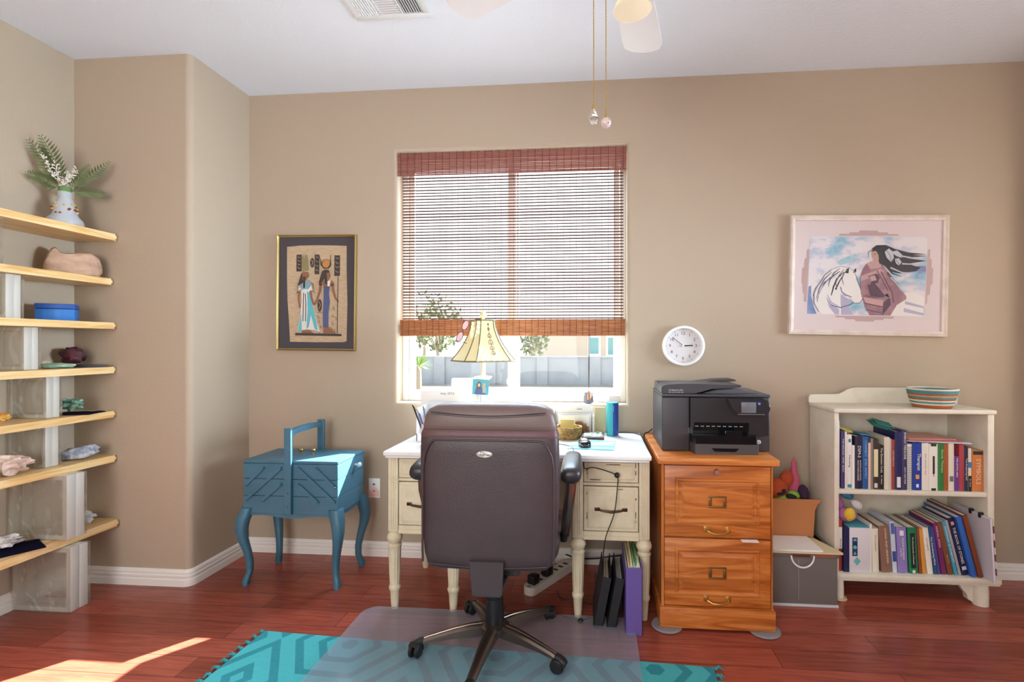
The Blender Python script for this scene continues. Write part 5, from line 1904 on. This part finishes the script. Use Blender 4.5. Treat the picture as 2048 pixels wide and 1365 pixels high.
# white carton and soft toy beside the red book
bx = thing('white_carton', 'white carton with a blue printed label on the lower shelf', 'box', (1.28, 2.62, .1345))
g = G()
g.box(1.2425, 1.339, 2.566, 2.70, .1348, .352, .002)
bb = g.done('body', mat('white_card', 'dcd8dc', .6), bx)
G().prism([(2.566, .1348), (2.70, .1348), (2.70, .372), (2.62, .352), (2.566, .352)], 1.2165, 1.2422, 'yz').done('side_flap', mat('navy_card', '1f2350', .5), bx, smooth=0)
G().box(1.244, 1.338, 2.572, 2.70, .3523, .357, .001).done('lid', mat('teal_card', '3f8f9e', .5), bx)
g = G()
g.box(1.256, 1.280, 2.5645, 2.566, .215, .305)
g.lathe([(0, 0), (.009, 0), (.009, .0006), (0, .0006)], 20, mi=1, M=T(1.268, 2.5644, .258) @ RX(90))
g.prism([(1.260, .288), (1.276, .288), (1.274, .30), (1.262, .30)], 2.5638, 2.5645, mi=1)
g.prism([(1.260, .222), (1.276, .222), (1.268, .238)], 2.5638, 2.5645, mi=1)
g.done('printed_label', [mat('label_navy', '1f3a60', .5), mat('label_teal', '6fb2b8', .5)], bx, smooth=0)
G().prism([(1.277, .168), (1.295, .19), (1.277, .21), (1.262, .19)], 2.5645, 2.566).done('printed_diamond', mat('label_teal', '6fb2b8', .5), bx, smooth=0)
plush('small_plush', 'colourful soft toy of pink, yellow and white parts above the white carton', (1.27, 2.64, .36), [
    ('pink_body', mat('orchid_plush', 'b06aa6', **fz), [(1.262, 2.635, .395, .048, .03, .035, 0), (1.225, 2.64, .46, .018, .02, .04, -15)]),
    ('yellow_face', mat('yellow_plush', 'e0b840', **fz), [(1.262, 2.606, .405, .028, .02, .033, 0)]),
    ('blue_top', mat('blue_plush', '3a7ea6', **fz), [(1.272, 2.66, .49, .035, .03, .022, 25)]),
    ('white_paw', mat('white_plush', 'ddd8d6', **fz), [(1.312, 2.64, .445, .03, .024, .022, 35)])])
# lying on top of the upper books
g = G()
for k, (z, col) in enumerate([(.7725, 0), (.779, 1), (.786, 2)]):
    g.box(-.15 + k * .012, .145 - k * .02, -.02, .17, 0, .0058, mi=k, M=T(1.665 - k * .01, 2.60, z + .0005) @ RZ(-3 + k * 4) @ RY(1.2))
tag(g.done('magazine_stack', [mat('pale_magazine', 'c9ccda', .35), mat('rose_magazine', 'b0626a', .35), mat('coral_magazine', 'c98a78', .35)], smooth=0), 'pink and white magazines lying flat on the upper shelf books', 'magazines')
g = G()
for k in range(3):
    g.box(-.045, .045, 0, .07, 0, .0012, M=T(1.43 + k * .012, 2.64, .832 + k * .004) @ RY(16) @ RX(18))
tag(g.done('sticky_notes', mat('teal_note', '4fa096', .7), smooth=0), 'teal paper notes sticking up from the tall navy book', 'paper')
g = G()
g.box(-.03, .03, 0, .06, 0, .0012, M=T(1.252, 2.61, .812) @ RX(14))
g.box(-.02, .02, 0, .05, 0, .0012, M=T(1.238, 2.605, .825) @ RX(12) @ RY(20))
tag(g.done('yellow_notes', mat('yellow_note', 'd9cf6a', .7), smooth=0), 'yellow paper notes lying on the books beside the violet book', 'paper')
tag(G().box(-.03, .03, 0, .09, 0, .004, M=T(1.345, 2.61, .799) @ RY(7)).done('blue_booklet', mat('blue_booklet', '3f8ab4', .5), smooth=0), 'thin blue booklet lying on the books near the medium blue book', 'booklet')
# coiled basket on the top
c5 = [mat('cream_coil', 'ded5c2', .8), mat('rust_coil', 'a8623c', .8), mat('teal_coil', '4f8a90', .8), mat('tan_coil', 'c49a6c', .8)]
g = woven('b', '', 1.683, 2.66, .9375, .078, .105, .096, [1, 1, 0, 2, 0, 1, 2, 3, 1, 2, 2, 0], 12, wave=False)
tag(g.done('coiled_basket', c5), 'striped cream, rust and teal coiled basket on top of the bookcase', 'basket')

# ------------------------------------------------------------------ pictures and clock
def framed(name, label, x0, x1, z0, z1, fw, fm, rot, depth=.022):
    cx, cz = (x0 + x1) / 2, (z0 + z1) / 2
    t = thing(name, label, 'picture', (cx, WY - .001, cz))
    M = T(cx, WY - .001, cz) @ RY(rot)
    w, h = (x1 - x0) / 2, (z1 - z0) / 2
    g = G()
    prof = [(0, 0), (0, -depth), (fw * .35, -depth - .003), (fw * .6, -depth + .003), (fw, -depth + .006), (fw, 0)]
    rows = []
    for o, y in prof:
        rows.append([g.b.verts.new(M @ Vector((a, y, b))) for a, b in ((-w + o, -h + o), (w - o, -h + o), (w - o, h - o), (-w + o, h - o))])
    for A, B in zip(rows, rows[1:] + rows[:1]):
        for j in range(4):
            g.b.faces.new((A[j], A[(j + 1) % 4], B[(j + 1) % 4], B[j]))
    g.done('frame', fm, t, smooth=20)
    return t, M, w - fw, h - fw


def art(t, name, M, shapes, mats, y):
    """Flat painted shapes, each layer a hair in front of the one before."""
    g = G()
    for k, (mi, pts) in enumerate(shapes):
        g.prism(pts, y - .0004 - k * .00007, y - k * .00007, 'xz', mi, M)
    return g.done(name, mats, t, smooth=0)


def ell(cx, cz, rx, rz, n=18, a=0):
    c, s = math.cos(R(a)), math.sin(R(a))
    return [(cx + rx * math.cos(q) * c - rz * math.sin(q) * s, cz + rx * math.cos(q) * s + rz * math.sin(q) * c) for q in [i / n * 2 * PI for i in range(n)]]


def stroke(pts, w):
    L_, Rr = [], []
    n = len(pts)
    for i, (x, z) in enumerate(pts):
        a, b = pts[max(0, i - 1)], pts[min(n - 1, i + 1)]
        d = Vector((b[0] - a[0], b[1] - a[1])).normalized()
        ww = w[i] if isinstance(w, (list, tuple)) else w
        L_.append((x - d.y * ww / 2, z + d.x * ww / 2))
        Rr.append((x + d.y * ww / 2, z - d.x * ww / 2))
    return L_ + Rr[::-1]


# papyrus with two generic standing figures
t, M, w, h = framed('papyrus_picture', 'gold framed papyrus picture of two robed figures on the wall', -1.901, -1.410, 1.216, 1.905, .011, gold_m, .6)
G().box(-w, w, -.006, -.002, -h, h, M=M).done('mount', mat('charcoal_mount', '413d44', .8), t, smooth=0)
PXS = .690 / 1290.0


def q(*pts):
    return [((x - 500) * PXS, (680 - y) * PXS) for x, y in pts]


def qe(x, y, rx, ry, a=0):
    return ell((x - 500) * PXS, (680 - y) * PXS, rx * PXS, ry * PXS, a=a)


def qs(pts, wd):
    return stroke(q(*pts), [v * PXS for v in wd] if isinstance(wd, (list, tuple)) else wd * PXS)


pm = [mat('papyrus_sheet', 'c2ab8e', .9, mix=('b39b7d', 30, (1, 1, 6), .4, .6)), mat('ink_dark', '3a3231', .8), mat('skin_brown', '8a5d43', .8), mat('robe_white', 'd8d4cc', .8), mat('robe_aqua', '59b0bd', .8), mat('dress_blue', '4a5680', .8), mat('sun_gold', 'b9803c', .8), mat('feather_olive', '8a8059', .8), mat('collar_grey', '8a98a0', .8)]
sh_ = [(0, q((143, 165), (300, 150), (500, 148), (700, 152), (840, 158), (842, 420), (855, 800), (850, 1215), (820, 1228), (500, 1232), (190, 1230), (175, 1000), (155, 760), (146, 500)))]
for x0, x1, y0, y1 in ((256, 318, 252, 440), (470, 525, 252, 472), (700, 765, 262, 492)):
    sh_.append((1, q((x0, y0), (x1, y0), (x1, y1), (x0, y1))))
    for k in range(4):
        yy = y0 + 20 + k * (y1 - y0 - 30) / 4
        sh_.append((0, qs([(x0 + 14, yy), (x0 + 30, yy + 18), (x1 - 12, yy + 6 + 10 * (k % 2))], 5)))
sh_ += [(1, qe(442, 344, 24, 54)), (0, qs([(432, 310), (452, 340), (436, 372)], 6)), (1, qe(534, 820, 26, 70)), (0, qs([(526, 775), (544, 815), (526, 865)], 5)), (1, qs([(506, 896), (566, 896)], 5))]
for x, y in ((520, 950), (530, 1000), (548, 1060), (530, 1110), (690, 940), (684, 1020), (676, 1080), (710, 1100), (724, 960), (700, 850)):
    sh_.append((1, qs([(x - 12, y - 14), (x + 8, y - 4), (x - 6, y + 8), (x + 14, y + 16)], 6)))
sh_.append((1, q((252, 1130), (792, 1138), (792, 1162), (252, 1158))))
# robed figure with a feathered crown
sh_ += [(2, q((330, 1100), (420, 1095), (470, 1132), (330, 1132))), (3, q((318, 650), (420, 640), (450, 800), (500, 1010), (545, 1120), (470, 1095), (400, 1090), (330, 1098), (290, 1125), (278, 1110), (310, 930), (325, 760))),
        (4, q((385, 660), (425, 690), (455, 830), (520, 1105), (480, 1085), (435, 930), (410, 1060), (385, 1090), (395, 850))), (4, q((320, 900), (330, 1098), (282, 1125), (300, 1010))),
        (1, qs([(345, 680), (343, 820), (342, 1000)], 9)), (1, qs([(365, 690), (374, 820), (372, 1000)], 9)), (2, qs([(296, 660), (288, 750), (304, 850)], [30, 22, 16])), (2, qs([(425, 660), (440, 740), (462, 810)], [28, 22, 18])),
        (3, q((300, 545), (430, 545), (478, 680), (420, 640), (365, 650), (310, 640), (258, 682))), (8, q((310, 545), (425, 540), (440, 590), (400, 640), (320, 640), (290, 600)))]
for k in range(5):
    sh_.append((1, qs([(300 - k * 4, 570 + k * 22), (272 - k * 2, 588 + k * 24)], 8)))
    sh_.append((1, qs([(432 + k * 4, 565 + k * 22), (462 + k * 4, 590 + k * 22)], 8)))
sh_ += [(4, q((335, 600), (400, 600), (392, 640), (340, 640))), (1, q((318, 470), (345, 440), (352, 560), (290, 600), (282, 580))), (2, q((330, 440), (402, 450), (410, 500), (385, 520), (370, 545), (335, 540))), (1, q((340, 500), (366, 500), (364, 625), (342, 625))),
        (7, q((330, 440), (318, 300), (335, 262), (352, 300), (362, 256), (382, 256), (392, 300), (404, 430)))]
# figure in the blue sheath with a horned disc
sh_ += [(2, q((585, 1060), (640, 1060), (690, 1100), (738, 1136), (580, 1132))), (5, q((582, 612), (650, 612), (642, 690), (655, 780), (640, 900), (640, 1066), (578, 1066), (575, 900), (582, 760))),
        (2, q((545, 540), (690, 545), (650, 615), (582, 615))), (2, qs([(548, 560), (540, 650), (505, 760), (470, 820)], [34, 28, 22, 20])), (2, qs([(684, 560), (690, 650), (720, 740), (755, 780)], [34, 28, 22, 20])),
        (1, qs([(530, 588), (562, 590)], 20)), (1, qs([(668, 595), (694, 592)], 20)), (3, q((625, 545), (662, 545), (650, 612), (628, 612))), (2, q((605, 450), (655, 460), (662, 500), (640, 530), (625, 560), (600, 540))),
        (1, q((560, 440), (600, 420), (640, 428), (650, 455), (610, 460), (620, 500), (622, 585), (596, 585), (590, 520), (530, 600), (526, 560))), (1, qe(610, 360, 58, 54)), (6, qe(612, 356, 48, 46)),
        (1, qs([(532, 275), (550, 370), (590, 410)], [5, 10, 14])), (1, qs([(662, 258), (655, 370), (630, 410)], [5, 10, 14])), (1, qs([(748, 500), (744, 800), (744, 1130)], 7)), (1, qs([(582, 612), (612, 612), (650, 612)], 6))]
art(t, 'papyrus', M, sh_, pm, -.0065)
G().box(-w, w, -.0165, -.0150, -h, h, M=M).done('glass', picglass_m, t, smooth=0)

# pale frame, stepped mat, watercolour of a rider and a white horse
fr_m = mat('pickled_frame', 'd9ccc0', .5, mix=('c9b9ac', 12, (1, 1, 1), .4, .65))
t, M, w, h = framed('watercolor_picture', 'pale framed watercolour of a rider and white horse above the bookcase', 1.065, 1.880, 1.301, 1.951, .026, fr_m, 1.15, .026)
G().box(-w, w, -.010, -.002, -h, h, M=M).done('outer_mat', mat('pinkish_mat', 'd3c5c4', .9), t, smooth=0)
PXS = .815 / 1535.0


def q(*pts):
    return [((x - 866) * PXS, (683 - y) * PXS) for x, y in pts]


sh_ = [(0, q((580, 275), (592, 255), (680, 255), (690, 240), (775, 240), (785, 220), (962, 222), (972, 240), (1060, 240), (1068, 258), (1165, 258), (1160, 275))),
       (0, q((560, 1098), (570, 1115), (655, 1115), (665, 1133), (755, 1133), (765, 1152), (940, 1153), (950, 1136), (1030, 1136), (1042, 1120), (1130, 1122), (1138, 1098))),
       (0, q((295, 410), (272, 420), (268, 505), (250, 515), (247, 600), (228, 610), (224, 765), (236, 775), (238, 860), (252, 868), (254, 955), (275, 960))),
       (0, q((1450, 412), (1472, 412), (1470, 505), (1488, 515), (1488, 600), (1504, 605), (1500, 765), (1482, 778), (1475, 870), (1455, 878), (1450, 960), (1435, 970)))]
art(t, 'stepped_mat', M, sh_, [mat('mauve_mat', 'b59c99', .9)], -.0105)
wash = mat('wash_paper', 'd9d4d0', .9, mix=('7d7ba4', 5.5, (1, 1, 1.7), .30, .74))
_rp = [n for n in wash.node_tree.nodes if n.type == 'VALTORGB'][0].color_ramp
for _p, _c in ((.47, 'd6cfd2'), (.53, 'b9bccb'), (.58, '8fb9c6'), (.65, '7f97b8')):
    _e = _rp.elements.new(_p)
    _e.color = lin(_c)
wm = [wash, mat('wash_teal', '6fb0bb', .9, mix=('a8c2cb', 14, (1, 1, 1), .35, .65)), mat('wash_violet', '7f7da6', .9, mix=('a9a6c0', 12, (1, 1, 1), .35, .65)),
      mat('horse_white', 'ded9d4', .9), mat('hair_black', '2e2c33', .8), mat('shawl_mauve', '8a6570', .9, mix=('a07c80', 18, (1, 1, 1), .4, .6)), mat('shawl_dark', '5a4450', .9), mat('face_tan', 'b9927f', .8), mat('feather_grey', 'b9b8c0', .9), mat('shadow_lilac', 'aaa6bc', .9), mat('shawl_rose', 'b79390', .9), mat('wash_blue', '5f74a0', .9, mix=('8f9fc0', 12, (1, 1, 1), .35, .65)), mat('line_slate', '6d6a7c', .9)]
sh_ = [(0, q((298, 285), (1445, 285), (1425, 1092), (285, 1082)))]
sh_ += [(11, q((292, 800), (320, 790), (322, 900), (345, 1000), (380, 1082), (286, 1082))), (1, q((560, 545), (640, 500), (700, 480), (716, 520), (660, 560), (600, 575)))]
# horse: rump, neck, head
sh_ += [(3, q((1090, 1090), (1160, 960), (1230, 860), (1330, 850), (1424, 900), (1420, 1092))), (9, q((1240, 940), (1420, 990), (1420, 1010), (1240, 970))), (9, q((1230, 1010), (1420, 1060), (1420, 1085), (1230, 1050))),
        (3, q((340, 900), (360, 820), (420, 740), (400, 720), (440, 670), (500, 630), (600, 590), (690, 600), (740, 640), (760, 690), (760, 720), (830, 880), (828, 925), (800, 965), (750, 968), (720, 940), (640, 890), (610, 870), (620, 1085), (430, 1082), (360, 1000))),
        (9, q((610, 880), (720, 945), (690, 1000), (740, 1085), (625, 1085))), (9, q((470, 900), (520, 970), (600, 1030), (600, 1085), (560, 1085), (500, 1010)))]
for pts in ([(600, 640), (520, 700), (450, 760), (400, 860), (380, 960)], [(640, 650), (570, 720), (540, 800), (520, 890)], [(560, 690), (480, 740), (420, 820), (390, 900)], [(620, 700), (590, 760), (560, 830)], [(440, 690), (390, 780), (345, 880), (340, 960)], [(480, 880), (520, 960), (610, 1015)]):
    sh_.append((4 if pts[0][0] > 590 else 9, qs(pts, [6, 12, 14, 8, 4][:len(pts)])))
sh_ += [(4, q((655, 660), (662, 620), (690, 602), (684, 660))), (4, q((728, 655), (738, 625), (760, 605), (758, 650))), (4, qe(684, 752, 20, 10, 10)), (4, qe(776, 925, 16, 18)), (4, qs([(745, 960), (700, 985), (610, 1015), (520, 990)], 6)), (9, q((600, 800), (640, 870), (720, 905), (640, 892)))]
ol = [(500, 630), (600, 590), (690, 602), (740, 640), (762, 690), (790, 780), (830, 880), (828, 925), (800, 965), (752, 966), (722, 938), (690, 905)]
sh_.append((9, qs(ol, 7)))
sh_.append((12, qs([(610, 800), (622, 850), (660, 880), (720, 905)], 8)))
sh_.append((12, qs([(340, 900), (362, 820), (420, 742), (450, 680), (510, 632)], 8)))
sh_.append((12, qs([(350, 880), (352, 970), (400, 1060)], 6)))
sh_.append((12, qs([(762, 690), (792, 780), (830, 880), (826, 930), (800, 964), (752, 966)], 6)))
for pts in ([(690, 610), (640, 660), (620, 720), (640, 780)], [(600, 610), (540, 660), (500, 740), (490, 800)], [(640, 620), (590, 690), (560, 760), (575, 830)], [(520, 650), (450, 720), (400, 820), (370, 930)]):
    sh_.append((12, qs(pts, [4, 11, 9, 3])))
# rider: shawl, hair, face, feathers
sh_ += [(5, q((800, 690), (830, 600), (860, 560), (1000, 560), (1050, 620), (1130, 720), (1180, 800), (1250, 890), (1250, 920), (1160, 980), (1100, 1088), (900, 1088), (850, 1000), (810, 860))),
        (10, q((800, 690), (900, 650), (1000, 610), (1030, 640), (900, 700), (810, 740))), (6, q((870, 690), (960, 660), (990, 700), (970, 760), (900, 770), (920, 720))), (10, q((890, 690), (940, 680), (960, 730), (910, 740))),
        (6, q((870, 780), (940, 760), (1040, 880), (1030, 905), (900, 890))), (6, q((1030, 960), (1090, 900), (1100, 980), (1020, 1088))), (10, q((830, 905), (1030, 935), (1020, 1000), (860, 970))), (6, qs([(1000, 640), (1060, 760), (1110, 850), (1130, 960)], 9)), (6, qs([(960, 630), (1020, 740), (1070, 830)], 8)), (6, qs([(850, 890), (950, 905), (1040, 900)], 8)), (6, qs([(850, 965), (940, 985), (1020, 1000)], 8)), (6, qs([(860, 1030), (940, 1050), (1010, 1060)], 8)),
        (10, q((858, 560), (920, 530), (1000, 540), (1000, 600), (900, 620))),
        (4, q((905, 410), (950, 372), (1040, 370), (1130, 410), (1260, 445), (1435, 462), (1300, 470), (1435, 480), (1240, 500), (1435, 530), (1260, 560), (1380, 600), (1340, 635), (1180, 660), (1090, 640), (1030, 580), (985, 560), (960, 500), (950, 440)))]
for k, pts in enumerate(([(1080, 560), (1200, 620), (1340, 632)], [(1090, 600), (1200, 650), (1300, 650)], [(1060, 520), (1220, 590), (1420, 590)], [(1180, 480), (1300, 500), (1434, 515)], [(1060, 600), (1110, 660), (1200, 690)], [(1200, 560), (1300, 565), (1430, 560)])):
    sh_.append((8 if k % 2 else 4, qs(pts, [16, 12, 3])))
sh_ += [(7, q((910, 430), (950, 418), (975, 450), (985, 500), (970, 530), (930, 535), (920, 515), (924, 500), (908, 485), (914, 470), (906, 455))), (4, q((900, 440), (930, 400), (990, 400), (1000, 520), (980, 560), (970, 470), (945, 430))), (4, qs([(925, 465), (945, 462)], 5)), (4, qs([(870, 500), (875, 440), (915, 415)], [3, 6, 4])),
        (8, q((1030, 440), (1070, 405), (1110, 440), (1120, 500), (1095, 545), (1050, 500))), (8, q((1090, 440), (1150, 425), (1200, 470), (1190, 500), (1140, 480))), (8, q((1130, 510), (1170, 505), (1195, 545), (1170, 580), (1140, 555))), (4, qs([(1050, 430), (1085, 480), (1095, 540)], 4)), (4, qs([(1140, 520), (1160, 550), (1170, 575)], 4)),
        (6, qs([(1060, 650), (1120, 730), (1180, 770)], [20, 14, 4])), (8, qs([(1090, 700), (1150, 760), (1200, 840)], [14, 12, 3])), (8, qs([(1040, 880), (1090, 910), (1060, 870)], 8))]
art(t, 'watercolor', M, sh_, wm, -.0105)
G().box(-w, w, -.0215, -.020, -h, h, M=M).done('glass', picglass_m, t, smooth=0)

# wall clock
ck = thing('wall_clock', 'round white wall clock above the printer', 'clock', (.4915, WY, 1.244))
MC = T(.4915, WY - .001, 1.244) @ RX(90)
SQ = Matrix.Diagonal((1.03, .99, 1, 1))
g = G()
g.lathe([(.0, 0), (.108, 0), (.113, .012), (.1135, .028), (.109, .034), (.101, .034), (.097, .026), (.096, .012), (.096, .008), (0, .008)], 56, M=MC @ SQ)
g.done('case', white_m, ck, smooth=30)
g = G()
g.lathe([(0, .0085), (.0955, .0085), (.0955, .0095), (0, .0095)], 56, M=MC @ SQ)
dl = g.done('dial', mat('dial_white', 'dcd8da', .6), ck, smooth=30)
g = G()
inkd = mat('dial_ink', '2c2a2c', .6)
for k in range(60):
    a = k * PI / 30
    L_, w_ = (.006, .0022) if k % 5 == 0 else (.004, .0009)
    g.box(-w_ / 2, w_ / 2, .087, .087 + L_, .0095, .0099, M=MC @ SQ @ Matrix.Rotation(-a, 4, 'Z'))
for n_ in range(1, 13):
    a = n_ * PI / 6
    g.text(str(n_), .0235, MC @ SQ @ T(.070 * math.sin(a), .070 * math.cos(a), .0096))
g.done('numerals', inkd, dl, smooth=0)


def hand(deg, L0, L1, w_, z, nm):
    g = G()
    g.box(-w_ / 2, w_ / 2, -L0, L1, z, z + .001, M=MC @ Matrix.Rotation(-R(deg), 4, 'Z'))
    g.done(nm, black_m, ck, smooth=0)


hand(87.5, 0, .053, .0062, .0125, 'hour_hand')
hand(310, .004, .077, .0026, .0145, 'minute_hand')
G().lathe([(0, .0105), (.0055, .0105), (.0055, .018), (0, .019)], 16, M=MC).done('hub', white_m, ck)

# ------------------------------------------------------------------ ceiling fan and air vent
fn = thing('ceiling_fan', 'white ceiling fan with light shades and two pull chains', 'ceiling fan', (.073, 1.43, CZ))
FC = Vector((.073, 1.43, 0))
fan_m = mat('white_fan_blade', 'dcdcde', .5)
G().lathe([(.0, CZ - .0005), (.07, CZ - .0005), (.065, CZ - .04), (.02, CZ - .06), (.014, CZ - .06), (.014, CZ - .16), (.05, CZ - .165), (.10, CZ - .20), (.11, CZ - .25), (.10, CZ - .29), (.06, CZ - .31), (.05, CZ - .36), (.04, CZ - .385), (0, CZ - .39)], 36, FC).done('motor', fan_m, fn, smooth=40)
for k, deg in enumerate((79, 151, 223, 295, 7)):
    Mb = T(FC.x, FC.y, 2.455) @ RZ(deg)
    g = G()
    pl = [(.18, -.052), (.30, -.062), (.50, -.076), (.60, -.078), (.638, -.066), (.66, -.03), (.665, .01), (.655, .05), (.63, .075), (.55, .078), (.30, .062), (.18, .052)]
    g.prism(pl, -.003, .003, 'xy', M=Mb @ RX(8))
    b_ = g.done('blade', fan_m, fn, smooth=30)
    g = G()
    g.box(.08, .22, -.018, .018, .004, .010, .002, M=Mb @ RX(8))
    g.done('blade_iron', fan_m, b_)
tulip_m = mix_shader('frosted_lamp_glass', 'ShaderNodeBsdfTranslucent', 'ShaderNodeEmission', .5, {'Color': lin('fff0d8')}, {'Color': lin('ffeed8'), 'Strength': 1.0})
for k, deg in enumerate((72, 192, 312)):
    d = Vector((math.cos(R(deg)), math.sin(R(deg)), 0))
    if k == 0:
        top = Vector((.107, 1.53, 2.365))
        ax = Vector((.06, .02, -1)).normalized()
    else:
        top = FC + d * .11 + Vector((0, 0, 2.38))
        ax = (d * .25 + Vector((0, 0, -1))).normalized()
    g = G()
    g.tube([FC + Vector((0, 0, 2.395)), FC + d * .07 + Vector((0, 0, 2.385)), top], .009, 10)
    arm_ = g.done('lamp_arm', fan_m, fn)
    q4 = ax.to_track_quat('Z', 'Y').to_matrix().to_4x4()
    g = G()
    g.lathe([(.02, .0), (.03, .012), (.040, .04), (.046, .07), (.055, .092), (.0585, .10), (.0565, .10), (.053, .092), (.044, .07), (.038, .04), (.028, .014), (.015, .006)], 48, M=Matrix.Translation(top) @ q4, flute=(.03, .095, .03, 24))
    g.done('light_shade', tulip_m, arm_, smooth=60)
for k, (x, zb, nm) in enumerate(((-.004, 1.937, 'crystal'), (.031, 1.905, 'ball'))):
    g = G()
    n_ = int((2.372 - zb) / .0062)
    for i in range(n_):
        g.ball((x, 1.43, zb + i * .0062), .0022, 6, 4)
    g.tube([(x, 1.43, zb), (x, 1.43, 2.372)], .0006, 4)
    c_ = g.done('pull_chain', brass_m, fn)
    c_['label'] = ['bead chain with a clear crystal drop', 'bead chain with a round painted ball'][k]
    if k == 0:
        G().lathe([(.002, .0), (.004, -.004), (.0045, -.014), (.003, -.016)], 12, (x, 1.43, zb)).done('chain_cap', brass_m, c_)
        G().lathe([(.003, -.012), (.006, -.02), (.0165, -.040), (.0165, -.045), (.010, -.055), (0, -.058)], 8, (x, 1.43, zb)).done('crystal_drop', crystal_m, c_, smooth=0)
    else:
        G().lathe([(.002, .002), (.005, -.002), (.006, -.008), (.004, -.010)], 12, (x, 1.43, zb)).done('chain_cap', brass_m, c_)
        bo = G().ball((x, 1.43, zb - .0235), .0152, 20, 14).done('painted_ball', mat('glazed_ball', 'cdbcb6', .15), c_)
        g = G()
        for dx, dz in ((.004, 0), (.008, .003), (.006, -.005)):
            g.ball((x + dx, 1.43 - .0136 + dx * .3, zb - .0235 + dz), (.0022, .0018, .0022), 8, 6)
        g.done('painted_spots', mat('brown_spot', '5a3a34', .4), bo)
vt = thing('air_vent', 'white ceiling air vent with three louvre banks', 'air vent', (-.92, 2.1, CZ))
g = G()
VX0, VX1, VY0, VY1 = -1.096, -.742, 1.985, 2.234
for a in ((VX0, VX1, VY1 - .032, VY1), (VX0, VX1, VY0, VY0 + .032), (VX0, VX0 + .03, VY0 + .032, VY1 - .032), (VX1 - .03, VX1, VY0 + .032, VY1 - .032), (-.974, -.966, VY0 + .032, VY1 - .032), (-.872, -.864, VY0 + .032, VY1 - .032)):
    g.box(a[0], a[1], a[2], a[3], CZ - .010, CZ - .0005, .002)
g.done('frame', mat('vent_white', 'd9dee0', .5), vt)
G().box(VX0 + .03, VX1 - .03, VY0 + .032, VY1 - .032, CZ - .0015, CZ - .0005).done('duct', mat('duct_dark', '3a4046', .8), vt, smooth=0)
for (a, b, mode) in ((VX0 + .031, -.975, 0), (-.965, -.873, 1), (-.863, VX1 - .031, 2)):
    g = G()
    if mode == 1:
        for k in range(13):
            y = VY0 + .038 + k * .0145
            g.box(a, b, -.006, .006, -.0006, .0006, M=T(0, y, CZ - .006) @ RX(-38))
    else:
        nn = 8
        for k in range(nn):
            x = a + .005 + k * (b - a - .01) / (nn - 1)
            g.box(-.006, .006, VY0 + .033, VY1 - .033, -.0006, .0006, M=T(x, 0, CZ - .006) @ RY(-38 if mode == 0 else 38))
    g.done('louvre_bank', mat('vent_white', 'd9dee0', .5), vt, smooth=0)
